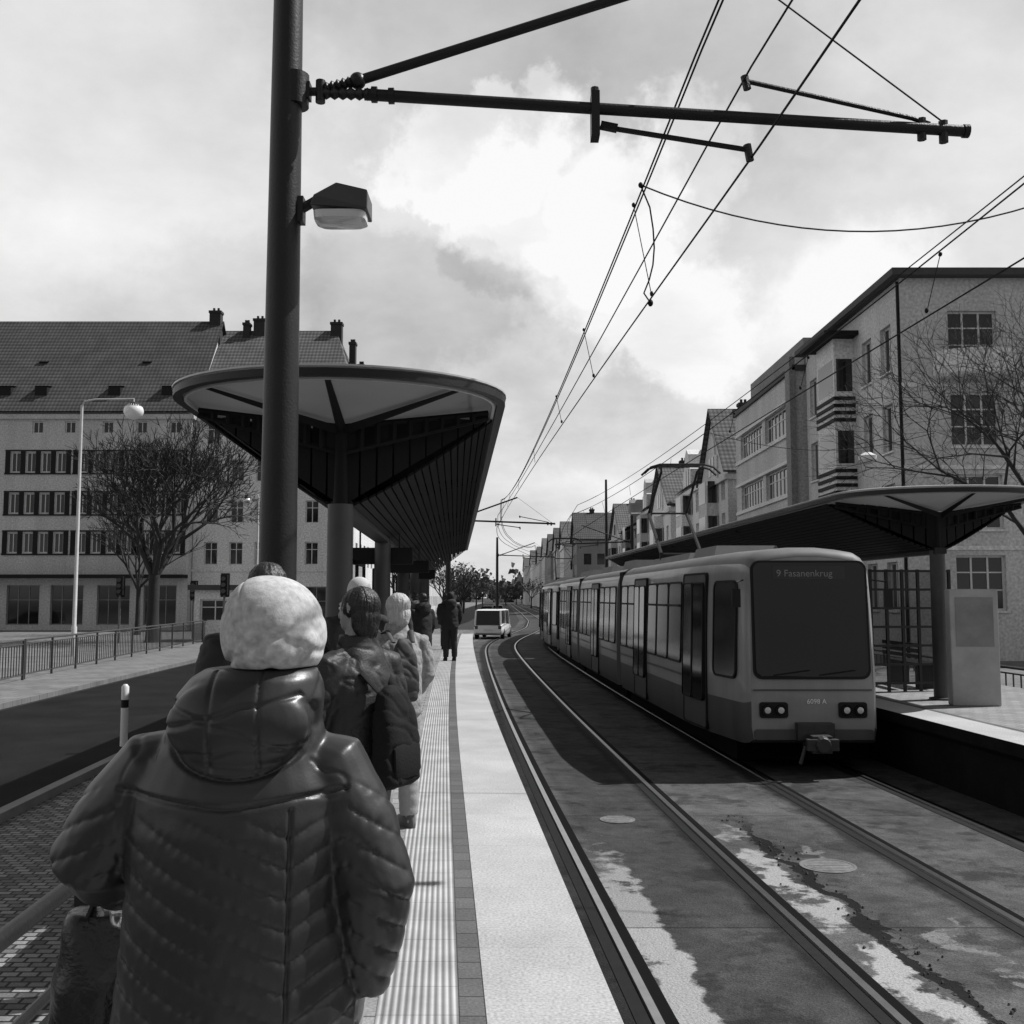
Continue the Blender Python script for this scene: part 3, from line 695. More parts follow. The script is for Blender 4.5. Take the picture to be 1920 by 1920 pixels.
def house(label,x,y,W,D,H,front=(),left=(),right=(),wall=None,roof=('flat',.3),roofm=None,name='house',chim=(),group=None,frames=True,cornice=True,rz=0,bands=(),sills=False):
    root=empty(name,label,'building',(x,y,0),rz,group)
    mb=MB(); dp=.22
    wallholes(mb,(0,0,0),(1,0,0),(0,-1,0),W,H,front,dp); wallholes(mb,(0,0,0),(0,1,0),(-1,0,0),D,H,left,dp); wallholes(mb,(W,0,0),(0,1,0),(1,0,0),D,H,right,dp)
    wallholes(mb,(0,D,0),(1,0,0),(0,1,0),W,H,[],dp)
    rt=roof[0]
    if rt=='gable_y':
        mb.add([(0,0,H),(W,0,H),(W/2,0,H+roof[1])],[(0,1,2)]); mb.add([(0,D,H),(W,D,H),(W/2,D,H+roof[1])],[(0,1,2)])
    if rt=='gable_x':
        mb.add([(0,0,H),(0,D,H),(0,D/2,H+roof[1])],[(0,1,2)]); mb.add([(W,0,H),(W,D,H),(W,D/2,H+roof[1])],[(0,1,2)])
    mb.obj('wall',wall or m_stucco,root)
    for holes,fc in ((front,0),(left,1),(right,2)):
        for h in holes:
            st=h[4]; pm,fm=win_mesh(h[1]-h[0],h[3]-h[2],st)
            o=bpy.data.objects.new('window',pm); COL.objects.link(o); o.parent=root
            if fc==0: o.location=(h[0],dp-.01,h[2])
            elif fc==1: o.location=(dp-.01,h[1],h[2]); o.rotation_euler=(0,0,R(-90))
            else: o.location=(W-dp+.01,h[0],h[2]); o.rotation_euler=(0,0,R(90))
            if frames:
                f=bpy.data.objects.new('frame',fm); COL.objects.link(f); f.parent=o
                if sills:
                    w=round(h[1]-h[0],2)
                    if w not in SILL:
                        sm=MB(); sm.box(-.06,w+.06,-.30,-.003,-.09,-.01); o2=sm.obj('sill',m_stucco3,o); SILL[w]=o2.data
                    else: mkobj('sill',SILL[w],o)
    e=.35; rm=roofm or m_tile; rb=MB()
    if rt=='flat':
        t=roof[1]; rb.box(-t,W+t,-t,D+t,H+.002,H+.28); rb.obj('roof',m_eave,root); ro=None
    else:
        rh=roof[1]; h0=H-.1
        if rt=='gable_x':
            A=[(-e,-e,h0),(W+e,-e,h0),(W+e,D/2,H+rh+.1),(-e,D/2,H+rh+.1),(W+e,D+e,h0),(-e,D+e,h0)]; F=[(0,1,2,3),(3,2,4,5)]
        elif rt=='gable_y':
            A=[(-e,-e,h0),(W/2,-e,H+rh+.1),(W/2,D+e,H+rh+.1),(-e,D+e,h0),(W+e,-e,h0),(W+e,D+e,h0)]; F=[(0,1,2,3),(1,4,5,2)]
        elif rt=='hip':
            hx=roof[2]; A=[(-e,-e,h0),(W+e,-e,h0),(W+e,D+e,h0),(-e,D+e,h0),(roof[3],D/2,H+rh),(W-hx,D/2,H+rh)]; F=[(0,1,5,4),(1,2,5),(2,3,4,5),(3,0,4)]
        elif rt=='hip_y':
            hx=roof[2]; A=[(-e,-e,h0),(W+e,-e,h0),(W+e,D+e,h0),(-e,D+e,h0),(W/2,hx,H+rh),(W/2,D-hx,H+rh)]; F=[(0,1,4),(1,2,5,4),(2,3,5),(3,0,4,5)]
        rb.add(A,F); rb.add([(a,b,c+.12) for a,b,c in A],F)
        ro=rb.obj('roof',rm,root)
        for (cx,cy,cz,cw,chh) in chim:
            c=MB(); c.box(cx-cw/2,cx+cw/2,cy-.35,cy+.35,cz-1.5,cz+chh); c.box(cx-cw/2-.06,cx+cw/2+.06,cy-.41,cy+.41,cz+chh-.18,cz+chh+.02)
            for q in (-.2,.2): c.tube([(cx+q*cw,cy,cz+chh),(cx+q*cw,cy,cz+chh+.3)],.1,8)
            c.obj('chimney',m_brick,ro)
    if cornice and rt!='flat':
        c=MB(); c.box(-.2,W+.2,-.22,-.003,H-.55,H-.2); c.box(-.22,-.003,.0,D,H-.55,H-.2); c.box(W+.003,W+.22,0,D,H-.55,H-.2); c.obj('cornice',wall or m_stucco,root)
    for z in bands:
        c=MB(); c.box(0,W,-.08,-.003,z,z+.18); c.box(-.08,-.003,-.08,D,z,z+.18); c.obj('string_course',wall or m_stucco,root)
    return root,ro
def dormers(root,ro,xs,yf,z,w=.9):
    for xx in xs:
        c=MB(); c.box(xx-w/2,xx+w/2,yf-.5,yf+1.2,z,z+.7); c.add([(xx-w/2-.1,yf-.6,z+.7),(xx+w/2+.1,yf-.6,z+.7),(xx+w/2+.1,yf+1.5,z+1.0),(xx-w/2-.1,yf+1.5,z+1.0)],[(0,1,2,3)])
        c.obj('dormer',m_shut,ro)

fr=[]
for z in (5.75,8.65,11.7):
    for g0 in (5.3,10.3,15.0):
        for i in range(4 if g0<15 else 3): fr.append((g0+i*1.12,g0+i*1.12+.72,z,z+1.5,'two'))
for g in (6.8,9.2,12.0,14.5,17.0): fr.append((g,g+.8,14.6,15.5,'two'))
for g in (1.0,5.4,8.6,12.0,15.4): fr.append((g,g+2.4,.5,3.4,'dstrip'))
L1,ro=house('long pale apartment block with tall tiled roof and dark shuttered windows',-42.3,75,18.6,13,16.2,front=fr,wall=m_stucco,roof=('gable_x',8.4),name='apartment_block',chim=[(18.3,6.5,24.4,.9,1.2)])
for z in (5.75,8.65,11.7):
    for g0 in (5.3,10.3,15.0):
        nn=4 if g0<15 else 3
        for i in range(nn+1):
            mb=MB(); a=g0-.38+i*1.12; mb.box(a,a+.36,-.04,-.003,z-.05,z+1.55); mb.obj('shutter',m_shut,L1)
        mb=MB(); mb.box(g0-.4,g0+nn*1.12,-.05,-.003,z+1.56,z+1.66); mb.obj('window_lintel',m_shut,L1)
        mb=MB(); mb.box(g0-.4,g0+nn*1.12,-.1,-.003,z-.16,z-.06); mb.obj('window_ledge',m_shut,L1)
mb=MB(); mb.box(0,18.6,-1.4,-.003,3.9,4.15); mb.obj('shop_awning',m_shut,L1)
dormers(L1,ro,(4.3,7.0,12.5,16.5),1.2,17.6); dormers(L1,ro,(6,14),3.6,20.0,.6)
fr=grid(.4,11.6,6,(4.9,8.0,11.1,13.9),1.0,1.7,'cross')+[(.6,3.0,.4,3.3,'dstrip'),(4.0,6.8,.4,3.3,'dstrip'),(7.8,10.6,.4,3.3,'dstrip')]
L2,ro=house('pale corner apartment house with hipped tiled roof and several chimneys',-23.65,75.8,11.9,13.5,16.2,front=fr,right=grid(.5,13.0,6,(4.9,8.0,11.1,13.9),1.0,1.7),wall=m_stucco3,roof=('hip',8.0,2.6,.1),roofm=m_tile2,name='apartment_house',
 chim=[(2.0,6.4,24.0,.5,.8),(3.0,6.6,23.9,.9,1.3),(9.3,6.6,23.8,.9,1.1),(10.6,6.8,22.6,.5,.7),(11.3,7.0,20.8,.45,.7)],bands=(4.4,))
dormers(L2,ro,(1.5,3.2,4.9,6.6,8.3),2.6,19.4,.9)
random.seed(3)
ly=102
for i in range(8):
    D=random.uniform(13,18); H=random.uniform(12,16)
    x=-16.0 if ly<140 else -13.5-(ly-140)*.012
    house('old rendered town house with steep tiled roof',x-12,ly,12,D-.5,H,front=grid(1,11,4,(4.5,7.6,10.4) if H>13 else (4.5,7.6),1.0,1.6,'two'),right=grid(.6,D-1,5,(1.0,4.5,7.6),1.1,1.7,'two'),wall=random.choice((m_stucco,m_stucco3,m_stucco2)),roof=('gable_y',random.uniform(3,5)),frames=False,group='town houses along the street')
    ly+=D+(12 if i==2 else 0)
kio,_=house('low pale flat-roofed pavilion with a row of windows',-17.3,56,3.8,3.4,2.9,front=[(.3,3.5,1.2,2.4,'strip')],wall=m_stucco3,roof=('flat',.3),name='pavilion')

# right side
lf=grid(.6,5.0,2,(2.0,5.1,8.3,11.5),1.15,1.9,'two')+grid(8.8,12.6,2,(2.0,5.1,8.3,11.5),1.15,1.9,'two')
ff=grid(1.0,15,4,(2.0,5.1,8.3,11.5),1.9,2.1,'multi')
R1,_=house('tall grey rendered apartment block with flat eaves and banded bay',15.1,39,16,12.8,14.9,front=ff,left=lf,wall=m_stucco2,roof=('flat',.45),name='apartment_block',sills=True)
mb=MB(); mb.box(-.9,-.003,5.5,8.0,3.4,13.9); mb.obj('bay',m_stucco3,R1)
for z in (4.0,7.2,10.4):
    w=MB(); w.add([(-.906,5.7,z+1.15),(-.906,7.8,z+1.15),(-.906,7.8,z+2.6),(-.906,5.7,z+2.6)],[(0,1,2,3)]); w.obj('bay_window',m_glassb,R1)
    w=MB(); w.add([(-.8,5.494,z+1.15),(-.1,5.494,z+1.15),(-.1,5.494,z+2.6),(-.8,5.494,z+2.6)],[(0,1,2,3)]); w.obj('bay_window',m_glassb,R1)
    for k in range(4):
        b=MB(); b.box(-.96,-.004,5.44,8.06,z-.2+k*.32,z-.05+k*.32); b.obj('bay_band',m_shut,R1)
mb=MB(); mb.box(-1.5,-.003,4.8,8.6,13.92,14.1); mb.obj('bay_roof',m_shut,R1)
mb=MB(); mb.tube([(-.06,.15,0),(-.06,.15,14.8)],.06,8); mb.obj('downpipe',m_shut,R1)
for z in (4.3,7.4,10.6):
    mb=MB(); mb.box(-.06,16,-.06,-.003,z,z+.16); mb.obj('string_course',m_stucco3,R1)
mb=MB(); n=14; vs=[]
for z,rr in ((10.9,1.5),(11.0,1.6),(11.9,1.6)):
    for i in range(n+1):
        a=math.pi*i/n; vs.append((2.75+rr*math.cos(a),-.064-rr*.7*math.sin(a),z))
fs=[(k*(n+1)+i,k*(n+1)+i+1,(k+1)*(n+1)+i+1,(k+1)*(n+1)+i) for k in range(2) for i in range(n)]+[tuple(range(n+1))]
mb.add(vs,fs); mb.obj('balcony',m_stucco3,R1)
lf=[]
for z in (4.8,8.0,11.2): lf+= [(.8,6.3,z,z+1.5,'strip'),(7.0,12.6,z,z+1.5,'strip')]
lf+=[(.8,12,.5,3.2,'dstrip')]
R2,_=house('post-war office block with long ribbon windows',14.6,52.2,14,14,14.2,front=[],left=lf,wall=m_stucco,roof=('flat',.15),name='office_block')
for z in (4.55,7.75,10.95): 
    mb=MB(); mb.box(-.12,-.003,.3,13.7,z,z+.2); mb.obj('window_band',m_stucco3,R2)
    mb=MB(); mb.box(-.12,-.003,.3,13.7,z+1.78,z+1.95); mb.obj('window_band',m_stucco3,R2)
mb=MB(); mb.box(.8,13.5,1,13,14.5,16.2); mb.obj('penthouse',m_stucco4,R2)
mb=MB(); mb.box(-.3,-.003,-.15,.7,0,14.9); mb.obj('wall_pier',m_stucco4,R2)
y=67.0; random.seed(11)
specs=[(9.5,10.8,('gable_x',4.8),m_stucco2,m_tile2,14.2,12),(11,11.2,('gable_y',3.6),m_stucco3,m_tile,14.2,9),(12,10.4,('gable_x',4.0),m_stucco3,m_tile2,13.6,12),(11,11.5,('gable_y',3.8),m_stucco,m_tile,13.8,10),(13,10.5,('hip_y',4,3.5),m_stucco4,m_tile,13.6,12),(13,10.2,('gable_x',4),m_stucco2,m_tile2,13.2,12)]
for i,(D,H,rf,wm,rm,x,W) in enumerate(specs):
    zz=(4.2,7.2) if H<10.5 else (4.0,6.6,9.0)
    hs,ro=house(['ornate town house with steep gable and tall windows','pale rendered town house with pointed roof','cream town house with gabled tiled roof'][i%3],x,y,W,D-.15,H,front=grid(1,W-1,3,zz,1.1,1.5,'cross'),left=grid(.5,D-.6,4,zz,1.15,1.55,'cross')+grid(.5,D-.6,3,(.6,),1.8,2.2,'dark'),wall=wm,roof=rf,roofm=rm,name='town_house',group='town houses along the street',
      chim=[(2.2,D*.5,H+rf[1]-.8,.7,1.4),(W-2,D*.3,H+rf[1]-2,.7,1.6)],bands=(3.5,6.35) if i%2==0 else (3.5,))
    g=MB(); w=3.6; c=D*.5; hh=3.2
    g.add([(-.12,c-w/2,H-.2),(-.12,c+w/2,H-.2),(-.12,c+w/2,H+hh*.45),(-.12,c+w*.3,H+hh*.5),(-.12,c+w*.22,H+hh*.85),(-.12,c,H+hh),(-.12,c-w*.22,H+hh*.85),(-.12,c-w*.3,H+hh*.5),(-.12,c-w/2,H+hh*.45),
           (2.4,c-w/2,H-.2),(2.4,c+w/2,H-.2),(2.4,c+w/2,H+hh*.45),(2.4,c+w*.3,H+hh*.5),(2.4,c+w*.22,H+hh*.85),(2.4,c,H+hh),(2.4,c-w*.22,H+hh*.85),(2.4,c-w*.3,H+hh*.5),(2.4,c-w/2,H+hh*.45)],
          [tuple(range(9)),tuple(range(17,8,-1))]+[(k,k+1,k+10,k+9) for k in range(8)]+[(8,0,9,17)])
    g.obj('gable',wm,hs)
    for q in (-.9,.15):
        gw=MB(); gw.box(-.16,-.124,c+q,c+q+.75,H+.2,H+1.5); gw.obj('gable_window',m_glassb,hs)
    b=MB(); b.box(-.8,-.003,c-1.5,c+1.5,3.8,H-.6); b.obj('bay',wm,hs)
    for z in zz:
        gw=MB(); gw.box(-.83,-.803,c-1.2,c+1.2,z,z+1.5); gw.obj('bay_window',m_glassb,hs)
        gw=MB(); gw.box(-.7,-.1,c-1.53,c-1.503,z,z+1.5); gw.obj('bay_window',m_glassb,hs)
    for z in zz:
        for q in range(3):
            cc=1+(W-2)*(q+.5)/3; sm=MB(); sm.box(cc-.75,cc+.75,-.14,-.003,z+1.55,z+1.75); sm.obj('window_hood',m_stucco3,hs)
    y+=D
for (x,yy,W,D,H,rf,wm,rm) in ((9.5,150,9,12,11.0,('gable_x',4.2),m_stucco4,m_tile),(11.5,163,9,14,11.5,('gable_y',4),m_stucco2,m_tile),(9.0,178,10,14,11.5,('gable_x',4.5),m_stucco3,m_tile2),(8.5,194,10,16,12,('gable_x',4),m_stucco,m_tile),(8.0,212,12,20,12,('gable_x',4),m_stucco4,m_tile),(7.5,234,12,24,12.5,('gable_x',4),m_stucco,m_tile2),(7,262,12,30,12,('gable_x',4),m_stucco2,m_tile),(6.0,300,12,40,13,('gable_x',4),m_stucco3,m_tile),(4.5,350,12,60,13,('gable_x',4),m_stucco2,m_tile)):
    house('distant town house with steep tiled roof',x,yy,W,D-.3,H,front=grid(.6,W-.6,4,(1,4.2,7.3),1.1,1.6,'two'),left=grid(.6,D-1,4,(1,4.2,7.3),1.1,1.6,'two'),wall=wm,roof=rf,roofm=rm,name='town_house',group='town houses along the street',frames=False,chim=[(W*.3,D*.5,H+rf[1]-.6,.7,1.3)])

# ------------------------------------------------------------------ trees
def tree(label,x,y,trunk_h,r0,L0,levels,ratio,spread,kids=3,up=.25,seed=1,rx=1.0,group=None,leaf=False,zb=0.1,minr=.008,flare=.75):
    rnd=random.Random(seed); root=empty('tree',label,'tree',(x,y,zb),group=group)
    tb=MB(); cb=MB()
    lean=Vector((rnd.uniform(-.1,.1),rnd.uniform(-.1,.1),1))
    top=Vector((lean.x*.6,lean.y*.6,trunk_h))
    tb.tube([(0,0,-.1),(0,0,.25),(lean.x*.2,lean.y*.2,trunk_h*.5),top],[r0*1.5,r0*1.1,r0*.95,r0*.9],14)
    ends=[]
    def br(p,d,L,r,lv):
        bend=Vector((rnd.uniform(-.25,.25),rnd.uniform(-.25,.25),rnd.uniform(-.05,.25)))
        m=p+d*L*.5+bend*L*.18; e=p+(d+bend*.35).normalized()*L
        n=8 if lv<2 else (5 if lv<4 else 3)
        cb.tube([p,m,e],[r,r*.82,max(minr*.6,r*.62)],n,cap=False)
        if lv>=levels: ends.append(e); return
        k=kids
        a0=rnd.uniform(0,6.28); dd=(e-m).normalized()
        ax=dd.cross(Vector((0,0,1)) if abs(dd.z)<.95 else Vector((1,0,0))).normalized(); ay=dd.cross(ax)
        for i in range(k):
            a=a0+i*6.283/k+rnd.uniform(-.5,.5); sp=spread*rnd.uniform(.6,1.3)
            nd_=(dd+(ax*math.cos(a)+ay*math.sin(a))*sp+Vector((0,0,up*rnd.uniform(.2,1)))).normalized()
            q=e if i<k-1 else m.lerp(e,rnd.uniform(.2,.8))
            br(q,nd_,L*ratio*rnd.uniform(.75,1.15),max(minr,r*.62),lv+1)
    nl=5
    for i in range(nl+1):
        a=i*6.283/nl+rnd.uniform(-.4,.4); fl=flare if i<nl else .1
        br(top-Vector((0,0,rnd.uniform(0,.3))),Vector((math.cos(a)*fl*rx,math.sin(a)*fl,1.0+rnd.uniform(-.25,.35))).normalized(),L0*rnd.uniform(.85,1.15),r0*.55,1)
    tb.obj('trunk',m_bark,root,smooth=True)
    if leaf:
        for e in ends:
            for _ in range(leaf):
                c=e+Vector((rnd.gauss(0,.35),rnd.gauss(0,.35),rnd.gauss(0,.35))); s=rnd.uniform(.08,.2)
                a=Vector((rnd.uniform(-1,1),rnd.uniform(-1,1),rnd.uniform(-1,1))).normalized()*s; b=Vector((rnd.uniform(-1,1),rnd.uniform(-1,1),rnd.uniform(-1,1))).normalized()*s
                cb.add([c-a,c+b,c+a,c-b],[(0,1,2,3)],1)
    cb.obj('crown',[m_twig,m_leaf],root)
    return root
tree('bare spreading street tree with dense rounded crown of fine twigs',-19.2,55,3.6,.32,2.35,7,.775,.62,3,.17,seed=5,minr=.019,flare=.6)
tree('bare street tree in front of grey apartment block',14.5,27.5,3.2,.15,1.95,7,.78,.66,3,.05,seed=9,group='bare street trees',minr=.0055)
tree('bare street tree beside the pavement',-24,66,3,.16,2.0,5,.76,.5,3,.3,seed=12,group='bare street trees',minr=.014)
random.seed(5)
for i,(x,y) in enumerate(((-6,120),(-9,135),(-7.5,160),(-9,190),(-8,230),(-8,280),(4.5,240),(-2,330),(1.5,360),(-5,380),(4,420),(-12,110))):
    tree('distant street tree with hazy budding crown',x,y,2.2,.18,1.7,4,.76,.6,3,.2,seed=20+i,group='distant street trees',leaf=2,minr=.02)
mb=MB(); rnd=random.Random(2)
for i in range(2600):
    x=rnd.uniform(-60,60); yy=rnd.uniform(520,560); z=abs(rnd.gauss(0,1))*5+rnd.uniform(0,4)+2*math.sin(x*.3); s=rnd.uniform(.6,1.6)
    a=rnd.uniform(0,3.14); mb.add([(x-s*math.cos(a),yy-s*math.sin(a),z-s*.5),(x+s*math.cos(a),yy,z-s),(x+s,yy+s*math.sin(a),z+s*.6),(x-s*.3,yy,z+s)],[(0,1,2,3)])
o=mb.obj('far_woodland',m_leaf); tag(o,'hazy band of trees closing the end of street','woodland',kind='stuff')

# ------------------------------------------------------------------ cars
m_tail=M('tail_lamp',.08,.2,.1)
def car(label,x,y,rz,paint,L=4.2,W=1.75,H=1.45,van=False):
    root=empty('parked_car' if not van else 'parked_van',label,'car' if not van else 'van',(x,y,.0),rz,group='cars on the street')
    zt=H
    hull=MB(); st=[(0,.38,.80,.9),(.12,.28,.86,.97),(.7,.22,.92,1.0),(L*.5,.2,.93,1.0),(L-.7,.22,.84,1.0),(L-.15,.28,.7,.95),(L,.38,.62,.84)]
    n=12; vs=[];fs=[]
    for (yy,zb,z1,wf) in st:
        w=W/2*wf; P=[(-w*.9,zb),(-w,zb+.15),(-w,z1-.2),(-w*.93,z1-.04),(-w*.8,z1),(0,z1+.02),(w*.8,z1),(w*.93,z1-.04),(w,z1-.2),(w,zb+.15),(w*.9,zb),(0,zb)]
        vs+=[(a,yy,b) for a,b in P]
    for i in range(len(st)-1):
        for k in range(n): fs.append((i*n+k,i*n+(k+1)%n,(i+1)*n+(k+1)%n,(i+1)*n+k))
    fs+=[tuple(range(n-1,-1,-1)),tuple((len(st)-1)*n+k for k in range(n))]
    hull.add(vs,fs); hull.obj('body',paint,root,smooth=True)
    ro=MB(); y0,y1,y2,y3=(.05,.3,L*.62,L*.78) if not van else (.02,.12,L*.72,L*.86)
    w=W/2*.86; w2=W/2*.72 if not van else W/2*.82
    ro.add([(-w,y0,.85),(w,y0,.85),(w,y3,.85),(-w,y3,.85),(-w2,y1,zt-.06),(w2,y1,zt-.06),(w2,y2,zt-.06),(-w2,y2,zt-.06)],[(0,1,5,4),(1,2,6,5),(2,3,7,6),(3,0,4,7)],1)
    ro.add([(-w2-.01,y1-.05,zt-.07),(w2+.01,y1-.05,zt-.07),(w2+.01,y2+.05,zt-.07),(-w2-.01,y2+.05,zt-.07),(-w2+.1,y1+.1,zt),(w2-.1,y1+.1,zt),(w2-.1,y2-.1,zt),(-w2+.1,y2-.1,zt)],[(0,1,5,4),(1,2,6,5),(2,3,7,6),(3,0,4,7),(4,5,6,7)],0)
    for s in (-1,1):
        for (ya,yb) in ((y0,y1),((y0+y3)/2,(y1+y2)/2+.1),(y3,y2)): ro.tube([(s*(w+.005),ya,.86),(s*(w2+.005),yb,zt-.06)],.035 if not van else .06,6,0)
    ro.obj('cabin',[paint,m_glass],root)
    for sx in (-1,1):
        for yy in (.75,L-.8):
            mb=MB(); mb.tube([(sx*(W/2-.2),yy,.31),(sx*(W/2+.0),yy,.31)],.31,20,0); mb.tube([(sx*(W/2-.01),yy,.31),(sx*(W/2+.012),yy,.31)],.19,14,1); mb.obj('wheel',[m_black,m_steel],root,smooth=True)
        mb=MB(); mb.box(sx*W*.40-.1,sx*W*.40+.1,-.02,.05,.6,.8); mb.obj('tail_light',m_tail,root,bevel=.02)
        mb=MB(); mb.box(sx*W*.36-.14,sx*W*.36+.14,L-.14,L-.02,.58,.7); mb.obj('headlight',m_lamp,root,bevel=.02)
    mb=MB(); mb.box(-.26,.26,-.03,0,.5,.61); mb.obj('number_plate',m_white,root)
    return root
m_carw=M('car_paint_white',.85,.25,.04,3,coat=.5); m_card=M('car_paint_dark',.02,.25,.1,3,coat=.5); m_carg=M('car_paint_grey',.18,.25,.1,3,coat=.5)
car('white compact van driving away along the street',-1.45,62,R(-8),m_carw,L=4.3,W=1.8,H=1.78,van=True)
car('dark parked car by the kerb',-3.2,130,0,m_card); car('grey parked car by the kerb',-2.0,145,0,m_carg)
car('dark parked car in front of the apartment block',-36,68,R(85),m_card)

# ------------------------------------------------------------------ street furniture, left
def fence(p0,p1,h,label,npost,zb=.11,mat=m_steel,bal=.16):
    p0,p1=Vector(p0),Vector(p1); L=(p1-p0).length; a=math.atan2(p1.y-p0.y,p1.x-p0.x)
    root=empty('metal_fence',label,'fence',(p0.x,p0.y,zb),a)
    for i in range(npost+1):
        x=L*i/npost; mb=MB(); mb.box(x-.03,x+.03,-.03,.03,0,h+.02); mb.obj('post',mat,root)
    for z,r in ((h,.03),(.15,.018),(h-.12,.018)):
        mb=MB(); mb.tube([(0,0,z),(L,0,z)],r,8); mb.obj('rail',mat,root)
    mb=MB(); n=int(L/bal)
    for i in range(n):
        x=bal*(i+.5); mb.box(x-.012,x+.012,-.012,.012,.15,h-.12)
    o=mb.obj('balusters',mat,root); o['kind']='stuff'; return root
fence((-12.6,18),(-14.2,30),1.15,'grey steel bar fence along the far pavement',6,bal=.22,mat=m_colm)
fence((-14.3,30.3),(-17.2,62),1.15,'grey steel bar fence along the far pavement',14,bal=.22,mat=m_colm)
fence((10.4,20),(9.5,44),1.05,'grey steel bar fence behind the platform',12,bal=.3,zb=.0)
m_lpost=M('lamp_post_pale',.5,.5,.2,4); m_opal=M('opal_globe',.75,.2,.05,3,spec=.8)
def lamp(x,y,h,arm,label,r=.36,zb=.1):
    root=empty('street_lamp',label,'street lamp',(x,y,zb),group='globe street lamps')
    mb=MB(); mb.tube([(0,0,0),(0,0,1.2),(0,0,1.25),(0,0,h-.25)],[.11,.11,.08,.055],14); mb.obj('lamp_post',m_lpost,root,smooth=True)
    mb=MB(); mb.tube([(0,0,h-.3),(.05*arm,0,h-.08),(.25*arm,0,h),(arm,0,h+.02),(arm,0,h-.15)],.035,8); mb.obj('lamp_arm',m_lpost,root,smooth=True)
    mb=MB(); mb.ell((arm,0,h-.5),(r,r,r*.9),20,14); mb.obj('lamp_globe',m_opal,root,smooth=True)
    mb=MB(); mb.rings([(arm,0,h-.3,r*.85,r*.85),(arm,0,h-.17,r*.5,r*.5),(arm,0,h-.1,.06,.06)],18); mb.obj('lamp_cap',m_pole,root,smooth=True)
lamp(-17.85,42,10.6,2.15,'pale street lamp with curved arm and white globe',.40)
lamp(-17.4,70,9.5,-.8,'pale street lamp with curved arm and white globe',.3)
for (x,y) in ((-6.35,17),(-6.9,27),(-7.4,37)):
    mb=MB(); mb.tube([(0,0,.0),(0,0,.62),(0,0,.63),(0,0,.74),(0,0,.75),(0,0,.96),(0,0,1.0)],[.06,.06,.06,.06,.06,.06,.03],14)
    for fi,f in enumerate(mb.f):
        z=sum(mb.v[i][2] for i in f)/len(f)
        if .62<z<.75: mb.m[fi]=1
    o=mb.obj('bollard',[m_white,m_black],smooth=True); o.location=(x,y,.08); tag(o,'white bollard with dark band at the road edge','bollard','white bollards')
def siglight(x,y,h=3.4):
    root=empty('traffic_light','dark traffic signal on slim pole at the crossing','traffic light',(x,y,.1),group='traffic lights')
    mb=MB(); mb.tube([(0,0,0),(0,0,h)],.06,10); mb.obj('signal_pole',m_steel,root,smooth=True)
    mb=MB(); mb.box(-.17,.17,-.14,.1,h-.9,h+.1); mb.box(-.22,.22,.1,.12,h-.98,h+.18); mb.obj('signal_housing',m_black,root,bevel=.02)
    for k in range(3):
        mb=MB(); mb.tube([(0,-.145,h-.1-k*.3),(0,-.25,h-.09-k*.3)],.11,12); mb.obj('signal_lens',m_glassb,root)
siglight(-14.0,50); siglight(-18.6,60,3.2); siglight(-20.6,54,3.4)
root=empty('handrail','dark steel handrail with solid panels along the ramp','railing')
def RX(d): return XL(d)+E-2.0
pts=[(RX(d),d,1.50) for d in (-2,0,2,4,6,6.8)]
mb=MB(); mb.tube(pts,.03,10); mb.obj('rail',m_pole,root,smooth=True)
mb=MB(); mb.tube([(a,b,c-.3) for a,b,c in pts],.018,8); mb.obj('rail',m_pole,root,smooth=True)
for d in (-1,.6,2.2,3.8,5.4,6.8):
    mb=MB(); mb.box(RX(d)-.025,RX(d)+.025,d-.03,d+.03,.84,1.49); mb.obj('post',m_pole,root)
for d in (-1,.6,2.2,3.8,5.4):
    mb=MB(); a,b=RX(d+.05),RX(d+1.3); mb.add([(a,d+.08,.9),(b,d+1.5,.9),(b,d+1.5,1.15),(a,d+.08,1.15)],[(0,1,2,3)]); mb.obj('panel',m_pole,root)

# right platform furniture
def shelter(x,y,rz,nx,dx,nz,dz,group='glazed shelter walls'):
    root=empty('shelter_wall','glazed shelter wall with dark metal grid frame','shelter',(x,y,.85),rz,group)
    W=(nx-1)*dx; mb=MB()
    for i in range(nx): mb.box(i*dx-.025,i*dx+.025,-.02,.02,0,2.15)
    for j in range(nz): mb.box(-.02,W+.02,-.024,.024,.12+j*dz,.16+j*dz)
    mb.obj('frame',m_pole,root)
    mb=MB(); mb.add([(0,0,.14),(W,0,.14),(W,0,2.1),(0,0,2.1)],[(0,1,2,3)]); mb.obj('glass',m_clear,root)
shelter(6.35,18.2,R(8),6,.3,7,.33); shelter(6.5,21.5,R(80),9,.4,5,.49)
root=empty('information_pillar','pale grey concrete information pillar on the platform','information pillar',(7.1,15.9,.85),R(-6))
mb=MB(); mb.box(-.36,.36,-.12,.12,0,1.78); mb.obj('pillar_body',M('pillar_pale',.34,.7,.3,2),root,bevel=.02)
mb=MB(); mb.box(-.28,.28,-.127,-.121,.9,1.65); mb.obj('notice_panel',M('notice_panel',.2,.4,.4,3),root)
root=empty('platform_bench','dark metal slatted bench on the platform','bench',(7.6,19.5,.85),R(90))
mb=MB()
for i in range(5): mb.box(-.9,.9,-.2+i*.09,-.13+i*.09,.44,.46)
mb.obj('seat',m_pole,root); mb=MB()
for i in range(3): mb.box(-.9,.9,.26,.28,.55+i*.1,.62+i*.1)
mb.obj('backrest',m_pole,root)
for sx in (-.7,.7): mb=MB(); mb.box(sx-.03,sx+.03,-.15,.26,0,.438); mb.obj('leg',m_pole,root)
